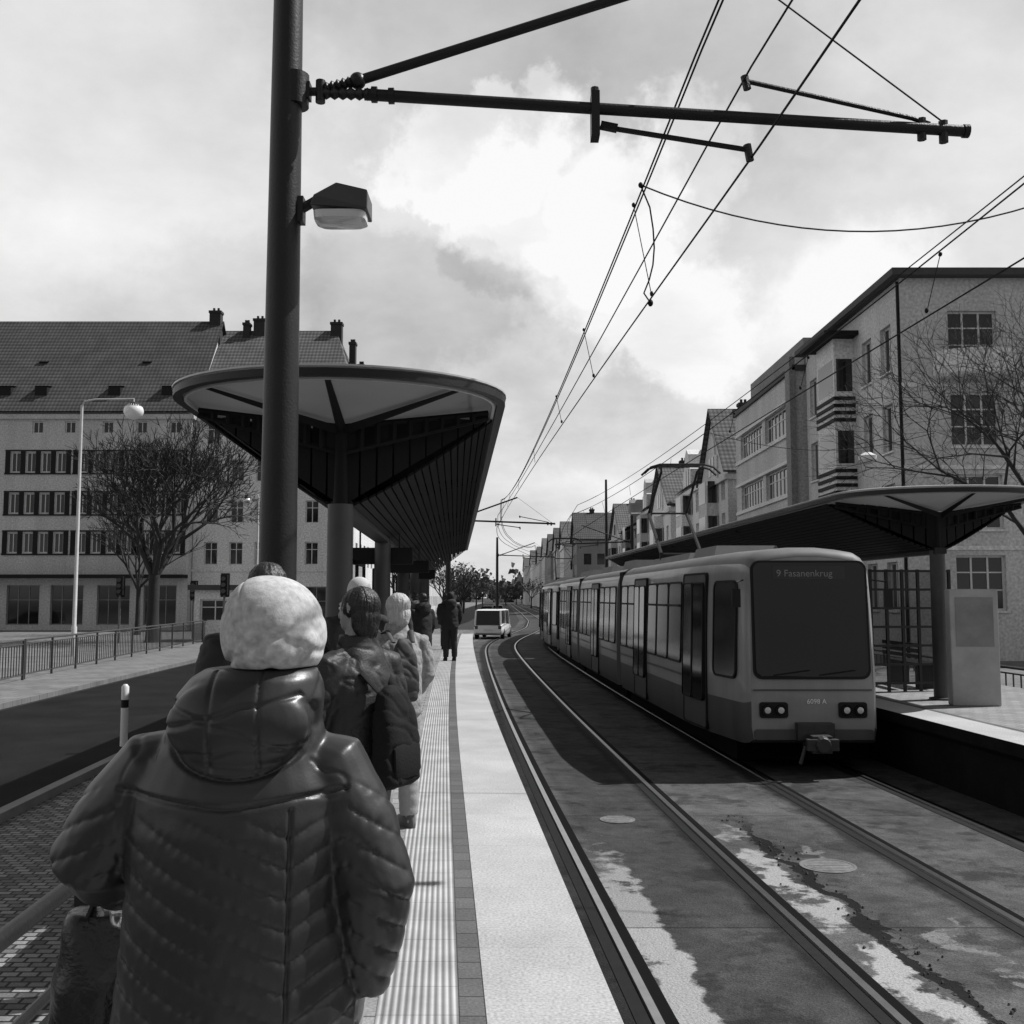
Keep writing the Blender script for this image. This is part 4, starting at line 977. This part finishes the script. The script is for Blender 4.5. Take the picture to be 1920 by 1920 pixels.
for (x,y) in ((-2.0,15.5),(-2.2,21),(-2.6,28)):
    root=empty('platform_sign','small dark hanging sign board below the canopy','sign',(x,y,3.0),group='hanging platform signs')
    mb=MB(); mb.box(-.5,.5,-.05,.05,0,.25); mb.obj('sign_board',m_shut,root,bevel=.01)
    for q in (-.3,.3): mb=MB(); mb.tube([(q,0,.25),(q,0,.6)],.015,6); mb.obj('sign_hanger',m_pole,root)
for (x,y) in ((-2.35,14),(-2.7,20),(-3.0,26),(-3.3,32)):
    root=empty('shelter_wall','glazed wind screen with metal posts on the platform','shelter',(x,y,.85),R(92),group='platform wind screens')
    mb=MB(); 
    for i in range(4): mb.box(i*1.0-.025,i*1.0+.025,-.025,.025,0,2.2)
    mb.box(0,3,-.02,.02,2.15,2.22); mb.box(0,3,-.02,.02,.1,.16); mb.obj('frame',m_pole,root)
    mb=MB(); mb.add([(0,0,.16),(3,0,.16),(3,0,2.15),(0,0,2.15)],[(0,1,2,3)]); mb.obj('glass',m_clear,root)
root=empty('suspended_lamp','small round lamp hanging on a cable over the road','street lamp',(0,0,0))
mb=MB(); pts=[(7+i*.5,36,8.6-.9*math.sin(math.pi*(i+2)/20)) for i in range(17)]; mb.tube(pts,.012,5); mb.obj('span_cable',m_wire,root)
mb=MB(); mb.rings([(12.6,36,7.35,.3,.3),(12.6,36,7.5,.32,.32),(12.6,36,7.62,.12,.12)],16); mb.ell((12.6,36,7.33),(.25,.25,.12),14,8); mb.obj('lamp_head',m_white,root,smooth=True)

# ------------------------------------------------------------------ people
def remesh(mb,voxel,smooth_it=3):
    me=bpy.data.meshes.new('tmp'); me.from_pydata(mb.v,[],mb.f); o=bpy.data.objects.new('tmp',me); COL.objects.link(o)
    r=o.modifiers.new('r','REMESH'); r.mode='VOXEL'; r.voxel_size=voxel
    if smooth_it:
        s=o.modifiers.new('s','SMOOTH'); s.iterations=smooth_it; s.factor=.5
    dg=bpy.context.evaluated_depsgraph_get(); m2=bpy.data.meshes.new_from_object(o.evaluated_get(dg)); bpy.data.objects.remove(o)
    m2.polygons.foreach_set('use_smooth',[True]*len(m2.polygons)); return m2
def displace(me,fn):
    n=len(me.vertices); co=np.zeros(n*3,dtype=np.float32); me.vertices.foreach_get('co',co); co=co.reshape(-1,3)
    no=np.zeros(n*3,dtype=np.float32); me.vertex_normals.foreach_get('vector',no); no=no.reshape(-1,3)
    d=np.array([fn(c,nn) for c,nn in zip(co,no)],dtype=np.float32)
    co=co+no*d[:,None]; me.vertices.foreach_set('co',co.ravel()); me.update()
def hand(mb,w,d,side,nrm,curl=.5):
    w,d,side,nrm=[Vector(q) for q in (w,d,side,nrm)]; d.normalize(); side.normalize(); nrm.normalize()
    mb.tube([w-d*.03,w,w+d*.03,w+d*.07,w+d*.09],[.026,.027,.036,.042,.036],12,flat=.5,up=nrm)
    for i,(ln,o) in enumerate(((.07,.031),(.08,.011),(.075,-.010),(.058,-.030))):
        r0=w+d*.082+side*o; a=r0+d*ln*.42+nrm*ln*.1*curl; b=a+(d*.8+nrm*.8*curl).normalized()*ln*.34; c=b+(d*.4+nrm*1.2*curl).normalized()*ln*.28
        mb.tube([r0-d*.01,r0,a,b,c],[.0095,.0095,.0088,.008,.0065],8)
    r0=w+d*.025+side*.028; a=r0+side*.024+d*.028+nrm*.008; b=a+d*.03+side*.006+nrm*.012
    mb.tube([r0-side*.01,r0,a,b],[.013,.013,.011,.008],8)
def person(label,x,y,z,H,rz,coat,trous,hat=None,hair=None,armsL=None,armsR=None,head=(0,0),voxel=.012,bulk=1.0,hem=.78,quilt=None,hood=True,group='people waiting on the platform',stance=.1,shoe=None,hatbig=1.0,flare=1.0,sleeve=1.0):
    s=H/1.7
    aL=armsL or [(-.2,0,1.36),(-.25,.0,1.12),(-.23,.10,.88)]; aR=armsR or [(.2,0,1.36),(.25,.0,1.12),(.23,.10,.88)]
    b=MB(); hx,hy=head
    for sg in (-1,1):
        st=stance
        b.tube([(sg*.085,0,.93),(sg*.09,0,.84),(sg*(st),.015,.48),(sg*(st+.005),-.01,.28),(sg*(st+.01),-.02,.075)],[.085,.088,.058,.052,.036],14)
        b.tube([(sg*(st+.01),-.06,.045),(sg*(st+.01),.0,.05),(sg*(st+.02),.1,.035),(sg*(st+.025),.17,.025)],[.032,.04,.038,.026],12,flat=.8)
    b.rings([(0,0,.82,.13,.1),(0,0,.9,.165,.115),(0,0,1.0,.15,.105),(0,0,1.1,.135,.095),(0,0,1.25,.16,.105),(0,0,1.36,.18,.1),(0,0,1.42,.14,.08),(hx*.2,.0,1.46,.07,.06),(hx*.6,hy*.6+.005,1.51,.055,.055),(hx,hy+.01,1.56,.055,.06)],20)
    b.ell((hx,hy,1.62),(.073,.092,.085),18,12); b.rings([(hx,hy+.035,1.505,.03,.03),(hx,hy+.03,1.53,.05,.06),(hx,hy+.025,1.57,.06,.07),(hx,hy+.015,1.62,.066,.08)],16)
    b.tube([(hx,hy+.088,1.625),(hx,hy+.108,1.592),(hx,hy+.112,1.582),(hx,hy+.09,1.574)],[.008,.011,.014,.01],8)
    b.tube([(hx-.035,hy+.082,1.637),(hx,hy+.092,1.64),(hx+.035,hy+.082,1.637)],[.008,.009,.008],8)
    b.tube([(hx-.022,hy+.09,1.552),(hx,hy+.098,1.553),(hx+.022,hy+.09,1.552)],[.005,.008,.005],8)
    for sg in (-1,1): b.tube([(hx+sg*.072,hy-.005,1.60),(hx+sg*.08,hy-.012,1.625),(hx+sg*.075,hy-.002,1.645)],[.009,.012,.008],8)
    for A,sg in ((aL,-1),(aR,1)):
        A=[Vector(q) for q in A]; b.tube([A[0],A[0].lerp(A[1],.5),A[1],A[1].lerp(A[2],.5),A[2]],[.05,.045,.038,.034,.026],12)
        d=(A[2]-A[1]).normalized(); side=Vector((0,1,0)) if abs(d.y)<.7 else Vector((-sg,0,.3)); side=(side-d*side.dot(d)).normalized(); nrm=d.cross(side)*(1 if sg<0 else -1)
        if abs(d.y)<.7: nrm=Vector((-sg,0,0))
        hand(b,A[2],d,side,nrm,.7)
    me=remesh(b,max(.006,voxel*.75),1); me.name='person'
    me.materials.clear(); me.materials.append(m_skin)
    P=mkobj('person',me); P.location=(x,y,z); P.rotation_euler=(0,0,rz); P.scale=(s,s,s); tag(P,label,'person',group)
    for sg in (-1,1):
        e=MB(); e.ell((hx+sg*.031,hy+.079,1.618),(.011,.011,.009),10,8); e.obj('eye',m_lamp,P,smooth=True)
    t=MB()
    for sg in (-1,1):
        t.tube([(sg*.09,0,.93),(sg*.092,0,.80),(sg*stance,.015,.48),(sg*(stance+.008),-.01,.27),(sg*(stance+.01),-.015,.09)],[.105,.108,.082,.078,.07],16)
    t.rings([(0,0,.8,.15,.115),(0,0,.95,.18,.13),(0,0,1.02,.165,.12)],20)
    me=remesh(t,voxel,2); me.materials.clear(); me.materials.append(trous)
    displace(me,lambda c,n:.006*noise.noise(Vector((c[0]*9,c[1]*9,c[2]*22))))
    mkobj('trousers',me,P)
    for sg in (-1,1):
        sh=MB(); q=sg*(stance+.012)
        sh.rings([(q,.05,.0,.047,.135),(q,.05,.025,.05,.14),(q,.045,.05,.047,.13),(q,.02,.08,.042,.09),(q,-.01,.11,.044,.055)],18)
        sh.obj('shoe',shoe or m_black,P,smooth=True)
    k=bulk; fl=flare; c=MB()
    c.rings([(0,0,hem,.20*k*fl,.155*k*fl),(0,0,hem+.02,.215*k*fl,.165*k*fl),(0,-.005,(hem+1.05)/2,.212*k*(1+fl)/2,.162*k),(0,-.005,1.08,.205*k,.155*k),(0,-.005,1.2,.21*k,.15*k),(0,-.005,1.29,.205*k,.14*k),(0,-.005,1.355,.175*k,.12*k),(hx*.2,-.005,1.41,.13*k,.105*k),(hx*.3,0,1.46,.10*k,.09*k),(hx*.5,.0,1.50,.085*k,.085*k)],32)
    for A in (aL,aR):
        A=[Vector(q) for q in A]; sg=math.copysign(1,A[0].x); pts=[A[0]+Vector((-.07*sg,0,.02)),A[0],A[0].lerp(A[1],.5)+Vector((sg*.008,0,0)),A[1],A[1].lerp(A[2],.5),A[2]-(A[2]-A[1]).normalized()*.02]
        c.tube(pts,[.06*k,.078*k,.078*k*sleeve,.076*k*sleeve,.068*k*sleeve,.054*k*sleeve],20)
    if hood=='big':
        # hood lying open and flat on the upper back: a wide shallow pouch and a low collar
        c.rings([(.01,-.02,1.37,.17,.13),(.015,-.03,1.43,.165,.135),(.025,-.035,1.48,.155,.130),(.035,-.03,1.515,.138,.118),(.045,-.02,1.535,.118,.10)],32)
        c.ell((.015,-.115,1.425),(.148,.060,.098),26,16)
    elif hood:
        hk=k**.5; ring=[]
        for i in range(17):
            a=math.pi*2*i/16; ring.append((hx*.5+.105*hk*math.sin(a),.005-.10*hk*math.cos(a),1.475+.03*math.cos(a)))
        c.tube(ring,[.045]*17,12)
        c.ell((hx*.35,-.10*hk,1.455),(.15*hk,.08*hk,.08),20,12); c.ell((hx*.3,-.13*hk,1.39),(.125*hk,.05,.085),16,10)
    me=remesh(c,voxel,12 if quilt else 4); me.materials.clear(); me.materials.append(coat)
    if quilt: displace(me,quilt)
    else: displace(me,lambda c,n:.008*noise.noise(Vector((c[0]*8,c[1]*8,c[2]*16)))-.006*max(0,1-abs(noise.noise(Vector((c[0]*11+c[2]*6,c[1]*11,c[2]*16))))*5))
    mkobj('coat',me,P)
    if hat:
        h=MB(); g=hatbig; rs=[(hx,hy-.008,1.535,.078*g,.092*g)]
        for i in range(14):
            th=R(-22+ i*8.5); f=math.cos(th)**.85; zz=math.sin(th)
            rs.append((hx-.006*zz*(g>1.15),hy-.010-.020*max(0,zz)*g,1.60+zz*(.118 if zz>0 else .10)*(1+(g-1)*.6),.094*f*g,.110*f*g))
        h.rings(rs,48,cap=True)
        if g>1.15: h.ell((hx+.055,hy-.075,1.590),(.055,.045,.040),16,10)
        me=remesh(h,.0040 if voxel<.011 else .012,8 if g>1.15 else 2); me.materials.clear(); me.materials.append(hat)
        def hd(c,n):
            v=.005*noise.noise(Vector((c[0]*8+3,c[1]*8,c[2]*8)))
            if g>1.15:
                # a few soft folds gathered toward the nape, plus a stitched seam
                u=c[0]-hx; w=c[2]-1.60
                for (a0,b0,c0,am) in ((.55,-.012,.010,.006),(-.45,.018,.012,.005),(1.1,.045,.009,.005),(-1.0,-.05,.010,.004)):
                    dd=w-(a0*u+b0)-.010*noise.noise(Vector((u*30,c[1]*10,b0*50))); v-=am*math.exp(-(dd/c0)**2)*max(0,min(1,(.075-w)/.06))*(1 if c[1]<hy+.03 else .3)
                v-=.003*math.exp(-((u+.035+.2*w)/.0035)**2)*(1 if (c[1]<hy and w>.02) else 0)
            return v
        displace(me,hd); mkobj('knit_hat',me,P)
    if hair:
        h=MB(); h.ell((hx,hy-.016,1.632),(.084,.098,.090),20,14); h.rings([(hx,hy-.055,1.48,.05,.03),(hx,hy-.05,1.52,.07,.05),(hx,hy-.045,1.58,.078,.065),(hx,hy-.03,1.64,.08,.07)],18)
        if hair[1]=='long': h.ell((hx,hy-.045,1.56),(.086,.07,.10),18,12); h.ell((hx,hy-.02,1.635),(.09,.10,.09),18,12)
        me=remesh(h,.005,2); me.materials.clear(); me.materials.append(hair[0])
        def hr(c,n):
            an=math.atan2(c[1]-hy,c[0]-hx); st=noise.noise(Vector((an*14,c[2]*10,1.3)))+.6*noise.noise(Vector((an*34,c[2]*14,7)))
            return .0055*st+.004*noise.noise(Vector((c[0]*20,c[1]*20,c[2]*20)))
        displace(me,hr); mkobj('hair',me,P)
    return P
def coatmat(name,c,rough=.5,spec=.4): return M(name,c,rough,.2,3,.15,90,spec=spec)
m_hair=M('dark_hair',.012,.5,.3,30,.3,80)
m_hairl=M('pale_hair',.42,.7,.3,30,.3,80)
m_knit=M('knit_pale',.44,.95,.22,9,.10,260,spec=.15,speck=60); m_knit2=M('knit_white',.5,.95,.2,28,.2,220,spec=.2); m_trd=M('trousers_dark',.015,.8,.3,6,.2,80); m_trl=M('trousers_light',.3,.8,.2,6,.2,80)
def q1(c,n):
    x,y,z=float(c[0]),float(c[1]),float(c[2])
    arm=(abs(x)>.24+.02*(1.3-z)) and z<1.34
    up=max(0,min(1,(1.25-z)/.04)) if not arm else max(0,min(1,(1.31-z)/.05))
    if arm: t=(z+(.55 if x>0 else -.3)*x+.2*y)/.062
    else: t=(z-(.62*(x-.13)-1.0*(x-.13)**2 if x>.13 else .50*(.13-x)))/.060
    t+=.03*noise.noise(Vector((x*6,y*6,z*6)))
    w=abs(math.sin(math.pi*t)); q=.0058*(min(1,w*1.15)**.33)-.0048
    a=1.1 if (x>.1 or arm) else .8
    wr=.0035*noise.noise(Vector((x*4.5,y*4.5,z*5)))+.0013*noise.noise(Vector((x*16+z*14,y*16,z*24-x*12)))
    wr+=.0011*(1-w)*math.sin((x*1.0-z*.3)*230+6*noise.noise(Vector((x*10,y*10,z*10))))*up
    hood=0
    if z>1.25 and not arm and y<.02:
        # crisp stitched outline of the hood, centre panel seams and soft slack creases
        r=math.sqrt(((x-.015)/.158)**2+((z-1.43)/.112)**2)
        if z<1.47: hood-=.010*math.exp(-((r-1.0)/.035)**2)
        if r<.98:
            for xs in (-.035,.065): hood-=.0045*math.exp(-((x-xs)/.0035)**2)
            for (a0,b0,am) in ((.25,1.455,.005),(-.35,1.415,.004),(.1,1.375,.003)):
                dd=z-(b0+a0*(x-.015))-.008*noise.noise(Vector((x*18,b0*9,0))); hood-=am*math.exp(-(dd/.006)**2)
    if z>1.26 and not arm and abs(x)>.16:
        k=noise.noise(Vector((x*9+z*7,y*9,z*12-x*6))); wr-=.003*max(0,1-abs(k)*8)
    seam=-.008*math.exp(-((x-.13)/.0035)**2) if (y<0 and z<1.26 and not arm) else 0
    yoke=-.007*math.exp(-((z-1.262-.12*abs(x))/.0045)**2) if (y<0 and not arm and z<1.33) else 0
    return q*up*a+wr+seam+yoke+hood
m_coat1=M('puffer_black',.022,.38,.25,4,.03,150,spec=.5)
person('person in dark quilted puffer coat and pale knit hat from behind',-.57,2.2,.85,1.665,R(2),m_coat1,m_trd,hat=m_knit,head=(.065,.0),voxel=.0048,bulk=1.14,hem=.55,quilt=q1,flare=1.12,sleeve=1.05,hood='big',
   armsL=[(-.180,0,1.32),(-.315,.02,1.13),(-.31,.2,1.02)],armsR=[(.185,0,1.32),(.285,-.02,1.08),(.25,.04,.84)],hatbig=1.21)
def bag(x,y,z):
    root=empty('shopping_bag','dark plastic shopping bag with crumpled foil packet held in hand','bag',(x,y,z),R(15))
    mb=MB(); mb.rings([(0,0,-.42,.14,.08),(0,0,-.40,.16,.09),(0,0,-.2,.155,.085),(0,0,-.06,.13,.05),(0,0,-.04,.12,.045)],24,p=3)
    me=remesh(mb,.01,1); displace(me,lambda c,n:.012*noise.noise(Vector((c[0]*14,c[1]*14,c[2]*10)))); me.materials.clear(); me.materials.append(coatmat('bag_plastic',.012,.25,.5)); mkobj('bag_body',me,root)
    for sy in (-.03,.03): mb=MB(); mb.tube([(-.08,sy,-.06),(-.05,sy*.6,.02),(0,0,.06),(.05,sy*.6,.02),(.08,sy,-.06)],.008,6); mb.obj('bag_handle',m_black,root)
    mb=MB(); mb.ell((.03,-.03,-.02),(.08,.05,.06),14,10); me=remesh(mb,.006,0); displace(me,lambda c,n:.02*noise.noise(Vector((c[0]*40,c[1]*40,c[2]*40)))); me.materials.clear(); me.materials.append(M('foil',.7,.2,.2,20,metal=.8)); mkobj('foil_packet',me,root)
bag(-.90,2.45,1.82)
def backpack(x,y,z,rz,mat,label,s=1.0):
    root=empty('backpack',label,'backpack',(x,y,z),rz)
    mb=MB(); mb.rings([(0,-.06,0,.12*s,.045*s),(0,-.075,.03,.135*s,.065*s),(0,-.075,.2,.14*s,.065*s),(0,-.06,.34,.12*s,.055*s),(0,-.05,.42,.085*s,.04*s),(0,-.04,.45,.04,.02)],28,p=3.2)
    me=remesh(mb,.009,1); displace(me,lambda c,n:.009*noise.noise(Vector((c[0]*11,c[1]*11,c[2]*9)))-.007*max(0,1-abs(noise.noise(Vector((c[0]*9+c[2]*5,c[1]*9,c[2]*12))))*6)); me.materials.clear(); me.materials.append(mat); mkobj('bag_body',me,root)
    mb=MB(); mb.rings([(0,-.130*s,.05,.09,.012),(0,-.135*s,.08,.10,.018),(0,-.130*s,.18,.10,.014),(0,-.125*s,.20,.08,.010)],20,p=3); mb.obj('front_pocket',mat,root,smooth=True)
    for sx in (-.09,.09): 
        mb=MB(); mb.tube([(sx,.0,.1),(sx*1.5,.1,.15),(sx*1.5,.2,.3),(sx*1.3,.17,.46),(sx,.05,.5),(sx*.8,-.03,.42)],.02,8,flat=.4); mb.obj('shoulder_strap',mat,root,smooth=True)
m_bpk=M('backpack_fabric',.01,.85,.2,20,.15,90,spec=.2)
person('person in dark jacket with dark hair carrying a backpack',-.71,4.75,.85,1.68,R(58),coatmat('jacket_dark_matt',.022,.55),m_trd,hair=(m_hair,''),voxel=.008,bulk=1.02,hem=.85,head=(0,.0),hood=False,armsL=[(-.2,0,1.36),(-.26,.05,1.12),(-.20,.2,.98)],armsR=[(.2,0,1.36),(.25,-.02,1.12),(.20,.16,.98)])
backpack(-.71+.13,4.75-.09,1.66,R(62),m_bpk,'slim dark fabric backpack worn on a back',1.0)
person('person with pale fluffy hair and pale jacket standing in queue',-.84,7.5,.85,1.66,R(35),M('jacket_pale_check',.24,.8,.7,26,.2,80),m_trl,hair=(m_hairl,'long'),voxel=.010,bulk=.96,hem=.82,hood=False,shoe=M('shoes_grey',.1,.6,.1),armsR=[(.2,0,1.36),(.25,-.02,1.12),(.22,.14,.94)])
backpack(-.84+.05,7.5-.12,1.76,R(28),M('bag_grey',.03,.7,.2,20),'small dark rucksack worn over pale jacket',.7)
person('person with pale knit hat and dark coat in queue',-1.25,8.4,.85,1.80,R(10),coatmat('coat_dark_b',.03,.7),m_trd,hat=m_knit2,voxel=.013,hem=.7)
person('person with dark hair standing ahead in queue',-1.13,4.75,.85,1.79,R(8),coatmat('coat_dark_c',.02,.7),m_trd,hair=(m_hair,''),voxel=.011,hem=.8)
person('person in dark jacket waiting near the platform edge',-1.62,27,.85,1.78,R(15),coatmat('coat_dark_d',.02,.8),m_trd,hat=M('cap_dark',.02,.8),voxel=.02,hem=.8)
person('person in black coat waiting on the platform',-1.75,20,.85,1.72,R(40),coatmat('coat_dark_e',.015,.8),m_trd,hair=(m_hair,''),voxel=.02,hem=.65)
person('person in dark clothes waiting beneath the canopy',-1.9,17,.85,1.68,R(-30),coatmat('coat_dark_f',.03,.8),m_trd,hair=(m_hair,''),voxel=.02,hem=.8)
person('person in grey coat waiting beneath the canopy',-2.3,24,.85,1.75,R(60),coatmat('coat_grey_g',.1,.8),m_trd,hair=(m_hair,''),voxel=.02,hem=.8)
person('person in dark coat further along the platform',-2.1,33,.85,1.75,R(0),coatmat('coat_dark_h',.03,.8),m_trd,hair=(m_hair,''),voxel=.02,hem=.8)

# ------------------------------------------------------------------ world, sun, camera
w=bpy.data.worlds.new('World'); scene.world=w; w.use_nodes=True; nt=w.node_tree
bg=nt.nodes['Background']; bg.inputs['Strength'].default_value=.1
sky=nd(nt,'ShaderNodeTexSky'); sky.sky_type='NISHITA'; sky.sun_disc=False
SUN=Vector((.75,.24,1.0)).normalized()
sky.sun_elevation=math.asin(SUN.z); sky.sun_rotation=math.atan2(SUN.x,SUN.y)
bw=nd(nt,'ShaderNodeRGBToBW'); nt.links.new(sky.outputs[0],bw.inputs[0])
tc=nd(nt,'ShaderNodeTexCoord'); G=tc.outputs['Generated']
sp=nd(nt,'ShaderNodeSeparateXYZ'); nt.links.new(G,sp.inputs[0])
zz=mth(nt,'ADD',mth(nt,'MAXIMUM',sp.outputs[2],0.0),.30)
cx=mth(nt,'DIVIDE',sp.outputs[0],zz); cy=mth(nt,'DIVIDE',sp.outputs[1],zz)
cb=nd(nt,'ShaderNodeCombineXYZ'); nt.links.new(cx,cb.inputs[0]); nt.links.new(cy,cb.inputs[1]); cb.inputs[2].default_value=3.3
def nz(scale,det,rough,dist=0.0,col=False,src=None):
    n=nd(nt,'ShaderNodeTexNoise'); n.inputs['Scale'].default_value=scale; n.inputs['Detail'].default_value=det; n.inputs['Roughness'].default_value=rough; n.inputs['Distortion'].default_value=dist
    nt.links.new(src or cb.outputs[0],n.inputs['Vector']); return n.outputs['Color'] if col else n.outputs['Fac']
big=nz(2.4,8,.6,.1)
wc=nz(4.2,8,.62,0,True,G)
vm=nd(nt,'ShaderNodeVectorMath'); vm.operation='SUBTRACT'; nt.links.new(wc,vm.inputs[0]); vm.inputs[1].default_value=(.5,.5,.5)
vs=nd(nt,'ShaderNodeVectorMath'); vs.operation='MULTIPLY_ADD'; nt.links.new(vm.outputs[0],vs.inputs[0]); vs.inputs[1].default_value=(.30,.30,.30); nt.links.new(G,vs.inputs[2])
def mass(az,el,r,soft,amp,squash=1.0,warp=True):
    d=Vector((math.sin(R(az))*math.cos(R(el)),math.cos(R(az))*math.cos(R(el)),math.sin(R(el))))
    n=nd(nt,'ShaderNodeVectorMath'); n.operation='SUBTRACT'; nt.links.new(vs.outputs[0] if warp else G,n.inputs[0]); n.inputs[1].default_value=d
    m2=nd(nt,'ShaderNodeVectorMath'); m2.operation='MULTIPLY'; nt.links.new(n.outputs[0],m2.inputs[0]); m2.inputs[1].default_value=(1,1,squash)
    l=nd(nt,'ShaderNodeVectorMath'); l.operation='LENGTH'; nt.links.new(m2.outputs[0],l.inputs[0])
    mr=nd(nt,'ShaderNodeMapRange'); mr.interpolation_type='SMOOTHSTEP'; mr.inputs['From Min'].default_value=r; mr.inputs['From Max'].default_value=r*(1-soft); nt.links.new(l.outputs['Value'],mr.inputs['Value'])
    return mth(nt,'MULTIPLY',mr.outputs[0],amp)
v=mth(nt,'MULTIPLY_ADD',big,6.5,3.7)
v=mth(nt,'ADD',v,mth(nt,'MULTIPLY',bw.outputs[0],.06))
for a in ((-3,28.5,.18,.6,-1.5,1.3),(12,27,.2,.7,-1.4,1.2),(-2.5,24,.11,.22,2.2,1.6),(3,21.5,.12,.25,2.0,1.3),(8,22,.09,.3,1.6,1.3),(-5,15,.12,.3,-1.4,1.5),(0,17,.07,.3,-1.0,1.5),(8,16.5,.12,.3,2.0,1.4),(19,14.5,.16,.5,2.0,1.6),(4,9.5,.14,.4,-.8,2.2),(10,7,.2,.6,1.2,2),(-17,16,.16,.6,-1.3,1.6),(-22,24,.26,.7,.9,1),(-23,9.5,.2,.6,1.2,2.2),(23,22,.2,.7,.6,1)):
    v=mth(nt,'ADD',v,mass(*a))
v=mth(nt,'MINIMUM',mth(nt,'MAXIMUM',v,4.2),9.6)
for a in ((0,90,1.0,.5,-5.2,1,False),(180,35,.95,.4,-3.6,1,False)):  # unseen dark sky overhead and behind the camera, added to deepen shadows
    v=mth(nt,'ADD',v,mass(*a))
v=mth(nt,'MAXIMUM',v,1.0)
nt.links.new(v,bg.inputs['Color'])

sl=bpy.data.lights.new('sun','SUN'); sl.energy=5.0; sl.angle=R(.5); so=bpy.data.objects.new('sun',sl); COL.objects.link(so)
so.rotation_euler=SUN.to_track_quat('Z','Y').to_euler(); so.location=(20,0,40)

cam=bpy.data.cameras.new('camera'); cam.lens=36; cam.sensor_width=36; cam.clip_start=.05; cam.clip_end=6000
co=bpy.data.objects.new('camera',cam); COL.objects.link(co); co.location=(0,0,2.5); co.rotation_euler=(R(90+4.77),0,0)
scene.camera=co
scene.view_settings.view_transform='Standard'; scene.view_settings.look='None'; scene.view_settings.exposure=0
